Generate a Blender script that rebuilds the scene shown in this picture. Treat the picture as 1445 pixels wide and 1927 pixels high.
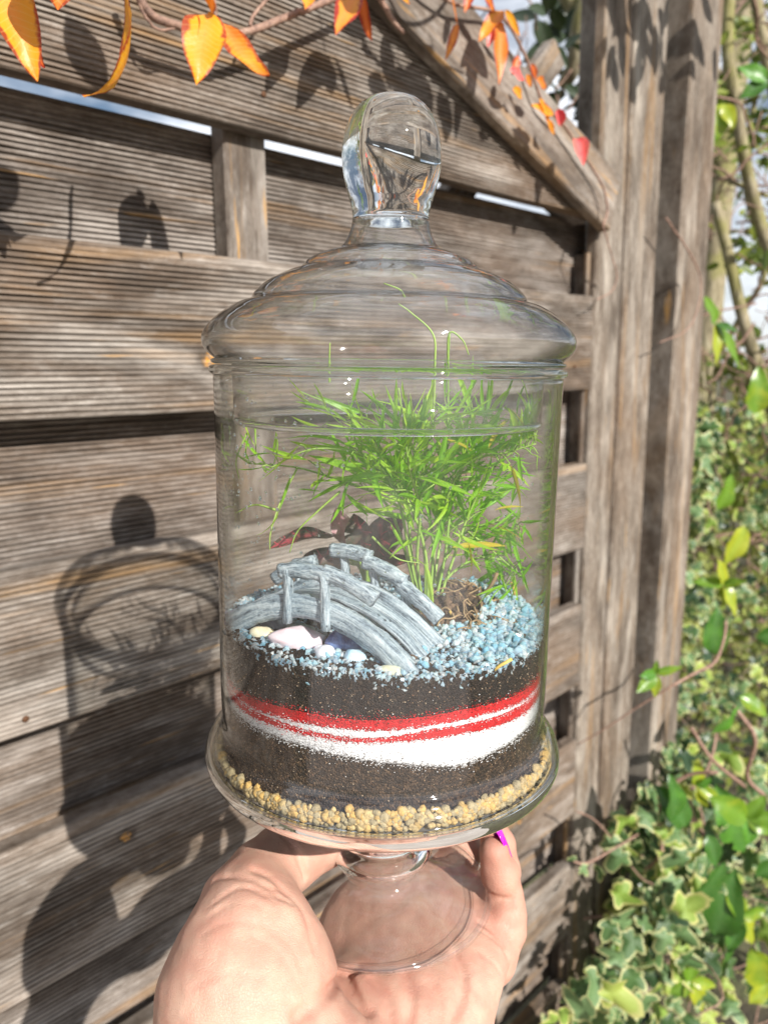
import bpy, math, random
import numpy as np
from mathutils import Vector, Matrix, Euler, noise
R = math.radians
random.seed(7); np.random.seed(7)
scene = bpy.context.scene
for o in list(bpy.data.objects): bpy.data.objects.remove(o)
col = scene.collection
PI = math.pi

# ------------------------------------------------------------------ camera, sky, sun, exposure
EYE = Vector((0, 0, 1.5))
PITCH, ROLL, FAZ, FPX = R(10.75), R(-0.59), R(44.46), 1449.0
cam = bpy.data.cameras.new('camera')
cam.sensor_fit = 'VERTICAL'; cam.sensor_height = 24; cam.sensor_width = 18
cam.lens = FPX / 1927 * 24
cam.clip_start = 0.01; cam.clip_end = 500
cam.dof.use_dof = True; cam.dof.focus_distance = 0.325; cam.dof.aperture_fstop = 7.2
camo = bpy.data.objects.new('camera', cam); col.objects.link(camo)
CAMROT = Matrix.Rotation(PI/2 - PITCH, 3, 'X') @ Matrix.Rotation(ROLL, 3, 'Z')
camo.matrix_world = Matrix.Translation(EYE) @ CAMROT.to_4x4()
scene.camera = camo

def ray(px, py):
    return CAMROT @ Vector(((px - 722.5) / FPX, -(py - 963.5) / FPX, -1))
def at(px, py, Y):                       # point of the place seen in direction px,py at the true distance Y ahead
    r = ray(px, py); return EYE + r * (Y / r.y)
FN = Vector((math.cos(FAZ), -math.sin(FAZ), 0)); FD = Vector((math.sin(FAZ), math.cos(FAZ), 0)); FQ = 0.6
def fen(s, n, z): return FD * s + FN * (n - FQ) + Vector((0, 0, 1.5 + z))
def atf(px, py, n=0.0):                  # point on the plane parallel to the fence, n in front of it
    r = ray(px, py); return EYE + r * ((FQ - n) / -(r.dot(FN)))

SUN = (at(736, 290, .36) - atf(278, 950)).normalized()
sun_el = math.asin(SUN.z); sun_az = math.atan2(SUN.x, SUN.y)
sl = bpy.data.lights.new('sun', 'SUN'); sl.energy = 5.0; sl.angle = R(0.53); sl.color = (1, .955, .89)
so = bpy.data.objects.new('sun', sl); col.objects.link(so)
so.rotation_euler = (-SUN).to_track_quat('-Z', 'Y').to_euler(); so.location = (2, -3, 5)

world = bpy.data.worlds.new('World'); scene.world = world; world.use_nodes = True
wt = world.node_tree; wt.nodes.clear()
wo = wt.nodes.new('ShaderNodeOutputWorld'); bg = wt.nodes.new('ShaderNodeBackground')
sky = wt.nodes.new('ShaderNodeTexSky'); sky.sky_type = 'NISHITA'; sky.sun_disc = False
sky.sun_elevation = sun_el; sky.sun_rotation = sun_az; sky.air_density = 1.0; sky.dust_density = .6
tc = wt.nodes.new('ShaderNodeTexCoord'); mp = wt.nodes.new('ShaderNodeMapping'); mp.inputs['Scale'].default_value = (1, 1, 2.6)
nz = wt.nodes.new('ShaderNodeTexNoise'); nz.inputs['Scale'].default_value = 2.3; nz.inputs['Detail'].default_value = 7; nz.inputs['Roughness'].default_value = .58
rp = wt.nodes.new('ShaderNodeValToRGB'); rp.color_ramp.elements[0].position = .40; rp.color_ramp.elements[1].position = .60
mx = wt.nodes.new('ShaderNodeMix'); mx.data_type = 'RGBA'
wt.links.new(tc.outputs['Generated'], mp.inputs[0]); wt.links.new(mp.outputs[0], nz.inputs['Vector'])
wt.links.new(nz.outputs['Fac'], rp.inputs[0]); wt.links.new(rp.outputs[0], mx.inputs['Factor'])
wt.links.new(sky.outputs[0], mx.inputs['A']); mx.inputs['B'].default_value = (16, 16.6, 17.8, 1)
wt.links.new(mx.outputs['Result'], bg.inputs[0]); bg.inputs[1].default_value = 0.05
wt.links.new(bg.outputs[0], wo.inputs[0])
vs = scene.view_settings
vs.view_transform = 'Standard'; vs.look = 'None'; vs.exposure = 0.64; vs.gamma = 1; vs.use_curve_mapping = False
cy = scene.cycles
cy.use_denoising = True
try: cy.denoiser = 'OPENIMAGEDENOISE'
except Exception: pass
cy.max_bounces = 14; cy.diffuse_bounces = 3; cy.glossy_bounces = 5; cy.transmission_bounces = 12
cy.transparent_max_bounces = 40; cy.caustics_refractive = False; cy.caustics_reflective = False
cy.sample_clamp_indirect = 6

# ------------------------------------------------------------------ helpers
def tag(o, label=None, cat=None, group=None, kind=None):
    if label: o['label'] = label
    if cat: o['category'] = cat
    if group: o['group'] = group
    if kind: o['kind'] = kind
    return o
def empty(name, loc=(0, 0, 0), mat=None):
    o = bpy.data.objects.new(name, None); col.objects.link(o); o.empty_display_size = .02
    if mat is not None: o.matrix_world = mat
    else: o.location = loc
    return o
def link(name, me, parent=None, mat=None, smooth=True):
    o = bpy.data.objects.new(name, me); col.objects.link(o)
    if parent: o.parent = parent
    if mat is not None: o.matrix_local = mat
    return o
def mesh(name, V, Fc, material=None, smooth=True, attrs=None, mats=None, fmat=None):
    me = bpy.data.meshes.new(name)
    V = np.asarray(V, dtype=np.float64)
    me.from_pydata(V.tolist() if len(V) else [], [], [list(f) for f in Fc])
    if material: me.materials.append(material)
    for m in mats or []: me.materials.append(m)
    if fmat is not None: me.polygons.foreach_set('material_index', list(fmat))
    me.polygons.foreach_set('use_smooth', [smooth] * len(me.polygons))
    for k, v in (attrs or {}).items():
        v = np.asarray(v, dtype=np.float32)
        if v.ndim == 1:
            a = me.attributes.new(k, 'FLOAT', 'POINT'); a.data.foreach_set('value', v)
        else:
            a = me.attributes.new(k, 'FLOAT_COLOR', 'POINT'); a.data.foreach_set('color', np.c_[v, np.ones(len(v))].astype(np.float32).ravel())
    me.update(); return me
class MB:
    """collects pieces into one mesh"""
    def __init__(s): s.V = []; s.F = []; s.n = 0; s.A = []
    def add(s, V, F, a=None):
        V = np.asarray(V, float); s.V.append(V); s.F += [[i + s.n for i in f] for f in F]; s.n += len(V)
        s.A.append(np.broadcast_to(np.asarray(a if a is not None else (1, 1, 1), float), (len(V), 3)) if not (isinstance(a, np.ndarray) and a.ndim == 2) else a)
    def mesh(s, name, m, smooth=True, attr='tone'):
        return mesh(name, np.concatenate(s.V), s.F, m, smooth, {attr: np.concatenate(s.A)})
def lathe(prof, seg=96, closed=False, a0=0, a1=2*PI):
    full = abs(a1 - a0 - 2*PI) < 1e-6; k = seg if full else seg + 1
    V = []; F = []
    for r, h in prof:
        for i in range(k):
            a = a0 + (a1 - a0) * i / seg; V.append((r * math.sin(a), -r * math.cos(a), h))
    n = len(prof)
    for j in range(n if closed else n - 1):
        j2 = (j + 1) % n
        for i in range(seg):
            i2 = (i + 1) % k
            F.append((j*k + i, j*k + i2, j2*k + i2, j2*k + i))
    return V, F
def catmull(pts, n):
    P = [np.asarray(p, float) for p in pts]; P = [2*P[0] - P[1]] + P + [2*P[-1] - P[-2]]; out = []
    for i in range(1, len(P) - 2):
        for k in range(n):
            t = k / n; a, b, c, d = P[i-1:i+3]
            out.append(.5 * ((2*b) + (-a + c)*t + (2*a - 5*b + 4*c - d)*t*t + (-a + 3*b - 3*c + d)*t**3))
    out.append(P[-2]); return np.array(out)
def tube(pts, rad, seg=8, cap=True):
    P = np.asarray(pts, float); n = len(P); rad = np.broadcast_to(rad, (n,)) if np.ndim(rad) else np.full(n, rad)
    T = np.gradient(P, axis=0); T /= np.linalg.norm(T, axis=1)[:, None] + 1e-12
    u = np.cross(T[0], (0.13, .27, .95)); u /= np.linalg.norm(u); V = []; F = []
    for i in range(n):
        u = u - T[i] * (u @ T[i]); u /= np.linalg.norm(u) + 1e-12; w = np.cross(T[i], u)
        for k in range(seg):
            a = 2*PI*k/seg; V.append(P[i] + rad[i] * (math.cos(a)*u + math.sin(a)*w))
    for i in range(n - 1):
        for k in range(seg):
            k2 = (k + 1) % seg; F.append((i*seg + k, i*seg + k2, (i+1)*seg + k2, (i+1)*seg + k))
    if cap: F.append(list(range(seg))[::-1]); F.append([(n-1)*seg + k for k in range(seg)])
    return V, F
def ico(sub=1):
    import bmesh
    b = bmesh.new(); bmesh.ops.create_icosphere(b, subdivisions=sub, radius=1)
    V = np.array([v.co[:] for v in b.verts]); F = [[v.index for v in f.verts] for f in b.faces]; b.free(); return V, F
ICO1, ICO2, ICO3 = ico(1), ico(2), ico(3)
def rotm(a=None):
    q = np.random.randn(4); q /= np.linalg.norm(q); w, x, y, z = q
    return np.array([[1-2*(y*y+z*z), 2*(x*y-z*w), 2*(x*z+y*w)], [2*(x*y+z*w), 1-2*(x*x+z*z), 2*(y*z-x*w)], [2*(x*z-y*w), 2*(y*z+x*w), 1-2*(x*x+y*y)]])
def frame(x, n):                          # 4x4 with local X along x, local Z near n
    x = Vector(x).normalized(); n = Vector(n); y = n.cross(x)
    if y.length < 1e-5: y = Vector((.3, .8, .1)).cross(x)
    y.normalize(); z = x.cross(y); return Matrix((x, y, z)).transposed().to_4x4()

class NT:
    def __init__(s, name):
        s.m = bpy.data.materials.new(name); s.m.use_nodes = True; s.t = s.m.node_tree; s.t.nodes.clear()
        s.out = s.t.nodes.new('ShaderNodeOutputMaterial')
    def n(s, typ, **kw):
        nd = s.t.nodes.new('ShaderNode' + typ)
        for k, v in kw.items():
            if k.startswith('_'): setattr(nd, k[1:], v)
            else:
                key = k.replace('__', ' ')
                sock = nd.inputs[int(key[1:])] if key[0] == 'i' and key[1:].isdigit() else nd.inputs[key]
                s.set(sock, v)
        return nd
    def set(s, sock, v):
        if hasattr(v, 'is_output') or hasattr(v, 'links'): s.t.links.new(v, sock)
        elif isinstance(v, (tuple, list)) and len(v) == 3 and sock.type == 'RGBA': sock.default_value = (*v, 1)
        else: sock.default_value = v
    def math(s, op, a, b=0.0, c=None, clamp=False):
        nd = s.t.nodes.new('ShaderNodeMath'); nd.operation = op; nd.use_clamp = clamp
        s.set(nd.inputs[0], a); s.set(nd.inputs[1], b)
        if c is not None: s.set(nd.inputs[2], c)
        return nd.outputs[0]
    def mix(s, f, a, b, mode='MIX'):
        nd = s.t.nodes.new('ShaderNodeMix'); nd.data_type = 'RGBA'; nd.blend_type = mode; nd.clamp_factor = True
        s.set(nd.inputs['Factor'], f); s.set(nd.inputs['A'], a); s.set(nd.inputs['B'], b); return nd.outputs['Result']
    def ramp(s, f, stops, interp='LINEAR'):
        nd = s.t.nodes.new('ShaderNodeValToRGB'); cr = nd.color_ramp; cr.interpolation = interp
        while len(cr.elements) < len(stops): cr.elements.new(.5)
        for e, (p, c) in zip(cr.elements, stops):
            e.position = p; e.color = (*c, 1) if isinstance(c, (tuple, list)) else (c, c, c, 1)
        s.set(nd.inputs[0], f); return nd.outputs[0]
    def coord(s, which='Object', scale=(1, 1, 1), loc=None):
        t = s.t.nodes.new('ShaderNodeTexCoord'); m = s.t.nodes.new('ShaderNodeMapping'); s.t.links.new(t.outputs[which], m.inputs[0])
        m.inputs['Scale'].default_value = scale
        if loc is not None: s.set(m.inputs['Location'], loc)
        return m.outputs[0]
    def noise(s, vec, scale, detail=4, rough=.55, dist=0, out='Fac'):
        nd = s.t.nodes.new('ShaderNodeTexNoise'); s.set(nd.inputs['Vector'], vec); s.set(nd.inputs['Scale'], scale)
        nd.inputs['Detail'].default_value = detail; nd.inputs['Roughness'].default_value = rough; nd.inputs['Distortion'].default_value = dist
        return nd.outputs[out]
    def bump(s, h, strength=.5, dist=.001, normal=None):
        nd = s.t.nodes.new('ShaderNodeBump'); s.set(nd.inputs['Height'], h); nd.inputs['Strength'].default_value = strength; nd.inputs['Distance'].default_value = dist
        if normal is not None: s.set(nd.inputs['Normal'], normal)
        return nd.outputs[0]
    def end(s, sh): s.t.links.new(sh, s.out.inputs[0]); return s.m
    def bsdf(s, **kw):
        return s.n('BsdfPrincipled', **kw).outputs[0]

def wood_material(name, tint=(1, 1, 1), vertical=False, dark=1.0, brown=.8, orange=1.25):
    t = NT(name); oi = t.n('ObjectInfo')
    off = t.n('CombineXYZ', X=t.math('MULTIPLY', oi.outputs['Random'], 13.0), Y=0.0, Z=t.math('MULTIPLY', oi.outputs['Random'], 7.0)).outputs[0]
    S = lambda a, b, c: (c, b, a) if vertical else (a, b, c)
    v = t.n('VectorMath', _operation='ADD', i0=t.coord('Object'), i1=off).outputs[0]
    def sc(x, y, z): return t.n('VectorMath', _operation='MULTIPLY', i0=v, i1=S(x, y, z)).outputs[0]
    grain = t.math('ADD', t.math('MULTIPLY', t.noise(sc(22, 60, 240), 1, 6, .62), .62), t.math('MULTIPLY', t.noise(sc(110, 110, 230), 1, 5, .7), .38))
    fine = t.noise(sc(90, 500, 1300), 1, 4, .65)
    blot = t.noise(sc(30, 30, 75), 1, 5, .68, .5)
    gr = t.n('Attribute', _attribute_name='groove').outputs['Fac']
    big = t.noise(sc(3.2, 5, 9), 1, 3, .55, .4)
    big2 = t.noise(sc(2.1, 4, 30), 1, 4, .55, .8)
    c = t.ramp(grain, [(.33, (.06*dark, .045*dark, .036*dark)), (.42, (.18*dark, .150*dark, .126*dark)), (.56, (.30*dark, .266*dark, .235*dark)), (.73, (.58*dark, .55*dark, .515*dark))])
    c = t.mix(t.math('MULTIPLY', t.ramp(big, [(.40, 0), (.62, 1)]), brown), c, t.mix(.35, (.150*dark, .085*dark, .042*dark), c))
    c = t.mix(t.math('MULTIPLY', t.ramp(t.noise(sc(5, 9, 16), 1, 5, .65, .3), [(.45, 0), (.64, 1)]), .70), c, (.050*dark, .036*dark, .026*dark))
    c = t.mix(t.math('MULTIPLY', t.ramp(t.noise(sc(4, 7, 20), 1, 5, .6, .3), [(.52, 0), (.70, 1)]), .6), c, (.60*dark, .56*dark, .515*dark))
    c = t.mix(t.math('MULTIPLY', t.ramp(big2, [(.56, 0), (.72, 1)]), .55*orange), c, (.36*dark, .21*dark, .085*dark))
    o2 = t.math('MULTIPLY', t.ramp(t.noise(sc(8, 30, 160), 1, 3, .5), [(.66, 0), (.74, 1)]), .6*orange)
    c = t.mix(o2, c, (.52*dark, .30*dark, .10*dark))
    c = t.mix(t.math('MULTIPLY', t.ramp(blot, [(.38, 1), (.55, 0)]), .35), c, t.mix(.55, c, (.05, .042, .038)))
    c = t.mix(t.math('MULTIPLY', t.ramp(blot, [(.55, 0), (.75, 1)]), .30), c, (.47*dark, .45*dark, .43*dark))
    # knots placed by the properties knot_x, knot_z, knot_r of each board
    ks = []
    for k in ('knot_x', 'knot_z', 'knot_r'):
        ks.append(t.n('Attribute', _attribute_type='OBJECT', _attribute_name=k).outputs['Fac'])
    sep = t.n('SeparateXYZ', Vector=t.coord('Object'))
    ax = sep.outputs['Z'] if vertical else sep.outputs['X']; az_ = sep.outputs['X'] if vertical else sep.outputs['Z']
    wob = t.math('MULTIPLY', t.math('SUBTRACT', t.noise(sc(90, 90, 90), 1, 3, .6), .5), .012)
    dx = t.math('MULTIPLY', t.math('SUBTRACT', ax, ks[0]), .75); dz = t.math('ADD', t.math('SUBTRACT', az_, ks[1]), wob)
    dist = t.math('SQRT', t.math('ADD', t.math('MULTIPLY', dx, dx), t.math('MULTIPLY', dz, dz)))
    rel = t.math('DIVIDE', dist, t.math('MAXIMUM', ks[2], .0001))
    rel = t.math('ADD', rel, t.math('MULTIPLY', t.math('SUBTRACT', t.noise(sc(220, 90, 220), 1, 4, .7), .5), .7))
    ko = t.ramp(rel, [(0, 1), (.30, 1), (.42, 0)]); kd = t.ramp(rel, [(.15, 0), (.4, .75), (.75, .2), (1.1, 0)])
    c = t.mix(kd, c, (.035, .022, .013))
    c = t.mix(t.math('MULTIPLY', ko, t.ramp(t.noise(sc(300, 100, 300), 1, 2), [(.4, .1), (.55, .95)])), c, (.60, .29, .05))
    c = t.mix(t.math('MULTIPLY', t.ramp(fine, [(.3, 1), (.5, 0)]), .5), c, t.mix(.6, c, (.04, .03, .025)))
    c = t.mix(t.math('MULTIPLY', gr, .55), c, (.035, .026, .018))
    c = t.mix(1.0, c, t.mix(1.0, tint, (.90, .885, .86), 'MULTIPLY'), 'MULTIPLY')
    h = t.math('ADD', t.math('MULTIPLY', grain, .7), t.math('MULTIPLY', fine, .35))
    nrm = t.bump(h, .55, .0012)
    return t.end(t.bsdf(Base__Color=c, Roughness=.82, Normal=nrm, **{'Specular IOR Level': .3}))
M = {}
M['wood'] = wood_material('weathered_wood')
M['wood_back'] = wood_material('weathered_wood_back', tint=(.93, .92, .93), brown=.6)
M['wood_post'] = wood_material('weathered_post', vertical=True, brown=.75, dark=.92, tint=(1.0, .975, .93))
M['wood_batten'] = wood_material('batten_wood', vertical=True, brown=.9, orange=2.0, dark=.85)
M['wood_cap'] = wood_material('cap_wood', brown=.45, dark=1.0)

# ------------------------------------------------------------------ fence
FROT = Matrix((FD, -FN, Vector((0, 0, 1)))).transposed().to_4x4()      # local X along the fence, local -Y towards the viewer
fence = empty('fence', mat=Matrix.Translation(fen(0, 0, -1.5)) @ FROT)
tag(fence, 'weathered grey grooved board fence with angled top behind the glass jar', 'fence')

def grooved(s0, s1, h, th, pitch=.0045, depth=.0018, seg=36, smooth_top=.012, cut=None, warp=.0012, seed=0):
    """grooved board: local x along, y thickness (front at y=0), z from 0 to h. cut(x, z) -> z clamps the top."""
    zs = [0.0, .0015]; ys = [.0022, .0005]; z = .003
    k = 0
    while z < h - .004:
        top = z > h - smooth_top; d = depth * (.35 if top else 1.0) * (0.8 + .4 * random.random()); p = pitch * random.uniform(.9, 1.1)
        zs += [z, z + p*.18, z + p*.34, z + p*.55, z + p*.85]; ys += [0.0002, d*.95, d, 0.0001, 0.0]
        z += p
    zs += [h - .003, h - .0008, h]; ys += [.0004, .0012, .004]
    keep = [i for i in range(len(zs)) if i == len(zs)-1 or zs[i] < h - .0029 or i >= len(zs)-3]
    zs = [zs[i] for i in keep]; ys = [ys[i] for i in keep]
    m = len(zs); V = []; F = []
    for i in range(seg + 1):
        x = s0 + (s1 - s0) * i / seg
        wz = warp * noise.noise(Vector((x*3 + seed*7, seed, 0))) * 2; wy = .0015 * noise.noise(Vector((x*4, seed*3, 5)))
        for j in range(m):
            jit = .00035 * noise.noise(Vector((x*60, zs[j]*900, seed)))
            zz = zs[j] + wz
            if cut: zz = min(zz, cut(x))
            gm = .65 + .7 * max(0, .5 + noise.noise(Vector((x*9, zs[j]*60, seed + 3))))
            if j < len(ys) - 3 and j > 1: jit = jit + ys[j] * (gm - 1)
            V.append((x + (.001*noise.noise(Vector((zs[j]*90, seed, i))) if i in (0, seg) else 0), ys[j] + wy + jit, zz))
        zt = h + wz
        if cut: zt = min(zt, cut(x))
        V.append((x, th, zt)); V.append((x, th, wz))
    w = m + 2
    for i in range(seg):
        for j in range(w):
            j2 = (j + 1) % w; F.append((i*w + j, (i+1)*w + j, (i+1)*w + j2, i*w + j2))
    F.append([j for j in range(w)][::-1]); F.append([seg*w + j for j in range(w)])
    return V, F
def plank(name, s0, s1, z0, h, n, th, m, parent, knot=None, cut=None, **kw):
    """z0 relative to the eye height, n in front of the fence plane"""
    V, F = grooved(s0, s1, h, th, cut=(lambda x: cut(x) - z0) if cut else None, **kw)
    me = mesh(name, V, F, m, smooth=False)
    o = link(name, me, parent, Matrix.Translation((0, -n, 1.5 + z0)))
    k = knot or (9, 9, .001)
    g_ = np.zeros(len(V), np.float32); yv = np.array([v[1] for v in V]); g_ = np.where(yv < .0042, np.clip((yv - .0005)/.0014, 0, 1), 0).astype(np.float32)
    a_ = me.attributes.new('groove', 'FLOAT', 'POINT'); a_.data.foreach_set('value', g_)
    o['knot_x'], o['knot_z'], o['knot_r'] = float(k[0]), float(k[1]), float(k[2])
    return o
def beam(name, x0, x1, y0, y1, z0, z1, m, parent, bev=.002, seg=14, wob=.0008, seed=0, mat=None, vertical=True):
    """rough sawn beam in fence coordinates with eased edges; the long axis is z (vertical) or x"""
    a0, a1, b0, b1, c0, c1 = (x0, x1, y0, y1, z0, z1) if vertical else (z0, z1, y0, y1, x0, x1)
    ring = [(a0+bev, b0), ((a0+a1)/2, b0 + .0002), (a1-bev, b0), (a1, b0+bev), (a1, b1-bev), (a1-bev, b1), (a0+bev, b1), (a0, b1-bev), (a0, b0+bev)]
    V = []; F = []; w = len(ring)
    for i in range(seg + 1):
        c = c0 + (c1 - c0) * i / seg
        for k, (a, b) in enumerate(ring):
            da = wob * noise.noise(Vector((c*9, seed, k*.7))); db = wob * noise.noise(Vector((c*9, seed + 9, k*.7)))
            V.append((a+da, b+db, c) if vertical else (c, b+db, a+da))
    for i in range(seg):
        for k in range(w):
            k2 = (k+1) % w; f = (i*w+k, i*w+k2, (i+1)*w+k2, (i+1)*w+k); F.append(f if vertical else f[::-1])
    F.append(list(range(w))[::-1] if vertical else list(range(w))); F.append([seg*w+k for k in range(w)] if vertical else [seg*w+k for k in range(w)][::-1])
    o = link(name, mesh(name, V, F, m, smooth=False), parent, mat)
    o['knot_x'], o['knot_z'], o['knot_r'] = 9.0, 9.0, .001
    return o
capline = lambda s: .354 - .364 * (s - .602) - .012 * max(0, (s - .6) * (1.05 - s)) + .018
S0, SF, SR = -.95, 1.057, 1.10
KN = {0: (.33, .075, .018), 1: (.395, .062, .016), 3: (.40, .085, .012), 2: (.07, .02, .006)}
# front boards (bottom heights measured at eye level 0) and the set-back boards between them
fr = [(.2085, .15, (.285, .085, .020)), (-.0385, .136, (.394, .046, .019)), (-.2835, .134, (.66, .05, .012)), (-.5125, .137, (.28, .103, .011)),
      (-.7425, .136, (.9, .06, .01)), (-.9705, .137, (.9, .05, .012)), (-1.2, .136, None), (-1.42, .136, None)]
for i, (z0, h, k) in enumerate(fr):
    plank('plank', S0, SF, z0, h, 0, .018, M['wood'], fence, k, cut=(capline if i == 0 else None), seed=i+1, warp=.002 if i else .0012)
plank('plank', S0, .75, .362, .15, 0, .018, M['wood'], fence, None, cut=capline, seed=21)
for i, z0 in enumerate([.0745, -.163, -.400, -.630, -.858, -1.09, -1.32]):
    plank('plank', S0, SR, z0, .136, -.041, .018, M['wood_back'], fence, None, seed=i+40, pitch=.0046)
plank('plank', S0, .9, .335, .136, -.041, .018, M['wood_back'], fence, None, cut=capline, seed=60)
# battens between the two layers
beam('batten', .4305, .4775, .0185, .0405, .06, 1.84, M['wood_batten'], fence, seed=3)
beam('batten', -.50, -.453, .0185, .0405, .06, 1.90, M['wood_batten'], fence, seed=4)
beam('batten', 1.066, 1.100, .0185, .0405, .06, 1.66, M['wood_batten'], fence, seed=5)
beam('frame_strip', 1.0535, 1.0600, .0085, .0165, .06, 1.66, M['wood_batten'], fence, seed=6)
beam('filler_strip', 1.136, 1.158, .010, .040, .02, 2.35, M['wood_batten'], fence, seed=31)
beam('frame_stile', 1.0605, 1.136, -.001, .0180, .02, 2.35, M['wood_post'], fence, seed=8, bev=.003)
# angled cap rail, butted on the stile
def slanted(name, pa, pb, width, y0, y1, m, seed, low=.0):
    a = Vector((pa[0], 0, 1.5 + pa[1])); b = Vector((pb[0], 0, 1.5 + pb[1])); L = (b - a).length; ang = math.atan2(b.z - a.z, b.x - a.x)
    mt = Matrix.Translation(a) @ Matrix.Rotation(-ang, 4, 'Y')
    return beam(name, 0, L, y0, y1, 0, width, m, fence, bev=.003, seg=24, wob=.0015, seed=seed, mat=mt, vertical=False)
cr = slanted('cap_rail', (.10, .520), (1.0595, .187), .084, -.020, -.001, M['wood_cap'], 11)
slanted('cap_rail', (.10, .535), (1.0595, .202), .050, .020, .060, M['wood_cap'], 12)
slanted('brace', (.80, .165), (1.0595, .425), .042, .062, .085, M['wood_cap'], 14)
slanted('brace', (1.0595, .62), (.62, .82), .045, .062, .085, M['wood_cap'], 15)

post = empty('wooden_post', mat=Matrix.Translation(fen(0, 0, -1.5)) @ FROT)
tag(post, 'pale square wooden post joined to the fence frame, and a yellowish streak', 'post')
beam('shaft', 1.158, 1.262, 0.004, .10, 0, 2.5, M['wood_post'], post, seed=17, bev=.004, wob=.0015)
post2 = empty('wooden_post', mat=Matrix.Translation(fen(0, 0, -1.5)) @ FROT)
tag(post2, 'outer wooden post with dark side face and pale front beside the shrubs', 'post')
beam('shaft', 1.342, 1.457, 0.0, .14, 0, 2.5, M['wood_post'], post2, seed=19, bev=.004, wob=.002)

# ground
tg = NT('ground_soil')
g1 = tg.noise(tg.coord('Object'), 6, 8, .6)
tg.end(tg.bsdf(Base__Color=tg.ramp(g1, [(.35, (.045, .036, .024)), (.5, (.075, .065, .035)), (.7, (.10, .11, .045))]), Roughness=.95, Normal=tg.bump(g1, 1, .05)))
gv = []; gf = []; GN = 60
for i in range(GN + 1):
    for j in range(GN + 1):
        f = lambda k: math.copysign(abs(2*k/GN - 1)**3 * 250, k - GN/2)
        x, y = f(i), f(j); gv.append((x, y, .02 * noise.noise(Vector((x, y, 0)))))
for i in range(GN):
    for j in range(GN): gf.append((i*(GN+1)+j, (i+1)*(GN+1)+j, (i+1)*(GN+1)+j+1, i*(GN+1)+j+1))
tag(link('ground', mesh('ground', gv, gf, tg.m)), kind='structure')

tp_ = NT('added_patio_paving'); pn = tp_.noise(tp_.coord('Object'), 3, 8, .6)
tp_.end(tp_.bsdf(Base__Color=tp_.ramp(pn, [(.3, (.30, .26, .23)), (.7, (.46, .41, .37))]), Roughness=.9, Normal=tp_.bump(pn, .6, .02)))
pq = [fen(a, b, -1.5 + .03) for a, b in ((-6, .02), (.9, .02), (.9, 7), (-6, 7))]; pl = [p - Vector((0, 0, .06)) for p in pq]  # pale paving added out of view so the glass reflects lighter ground
tag(link('added_patio', mesh('added_patio', [tuple(p) for p in pq + pl], [(0, 1, 2, 3), (0, 4, 5, 1), (1, 5, 6, 2), (2, 6, 7, 3), (3, 7, 4, 0)], tp_.m, False)), kind='structure')

# nails and a knot plug in the boards
t = NT('rusty_nail'); M['nail_rust'] = t.end(t.bsdf(Base__Color=(.10, .045, .02), Roughness=.7, Metallic=.4))
for px_, py_ in ((48, 1352), (495, 178), (1080, 690)):
    pN = atf(px_, py_); V, F = lathe([(.0001, -.004), (.0016, -.004), (.0016, 0), (.0026, .0005), (.0028, .0011), (.0020, .0016), (.0001, .0018)], 12)
    o = link('nail_head', mesh('nail_head', V, F, M['nail_rust']), fence); o.matrix_local = fence.matrix_basis.inverted() @ (Matrix.Translation(pN + FN*.0004) @ FN.to_track_quat('Z', 'Y').to_matrix().to_4x4())

# ------------------------------------------------------------------ glass jar
JM = Matrix.Translation((-.0042, .36, 1.5 - .271)) @ Matrix.Rotation(R(1.46), 4, 'Y')
JI = JM.inverted()
def jc(px, py, Y): return JI @ at(px, py, Y)          # a point of the place in jar coordinates

def thin_glass(name, tint=(.84, .87, .84), clear=(.988, .99, .988), haze=.018, ripple=.0, rscale=(1, 1, 1), refr=(.62, .9), refr_amt=.85, mist=False):
    t = NT(name)
    lw = t.n('LayerWeight', Blend=.5)
    f = lw.outputs['Facing']
    nrm = None
    co = t.coord('Object', rscale)
    if ripple:
        nrm = t.bump(t.noise(co, 14, 3, .5, .6), ripple, .004)
    sch = t.math('ADD', t.math('MULTIPLY', t.math('POWER', f, 5.0), .90), .045)
    tc_ = t.mix(t.math('POWER', f, 3.5), clear, tint)
    tr = t.n('BsdfTransparent', Color=tc_).outputs[0]
    rf = t.n('BsdfRefraction', Color=tc_, Roughness=0.0, IOR=1.38)
    gl = t.n('BsdfGlossy', Color=(1, 1, 1), Roughness=.03)
    if nrm is not None: t.set(gl.inputs['Normal'], nrm); t.set(rf.inputs['Normal'], nrm)
    a = t.n('MixShader', Fac=t.math('MULTIPLY', t.ramp(f, [(refr[0], 0), (refr[1], 1)]), refr_amt), i1=tr, i2=rf.outputs[0]).outputs[0]
    # a film of dust and condensation; its paleness also stands in for reflected sky
    dn = t.ramp(t.noise(t.coord('Object', (1, 1, .55)), 38, 6, .7), [(.42, .25), (.75, 1.6)])
    if mist: dn = t.math('MULTIPLY', dn, t.ramp(t.n('SeparateXYZ', Vector=t.coord('Object')).outputs['Z'], [(.145, .22), (.185, 1)]))
    di = t.n('AddShader', i0=t.n('BsdfDiffuse', Color=(.80, .76, .76)).outputs[0], i1=t.n('BsdfTranslucent', Color=(.20, .19, .19)).outputs[0]).outputs[0]
    b = t.n('MixShader', Fac=t.math('MULTIPLY', dn, haze), i1=a, i2=di).outputs[0]
    return t.end(t.n('MixShader', Fac=sch, i1=b, i2=gl.outputs[0]).outputs[0])
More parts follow.
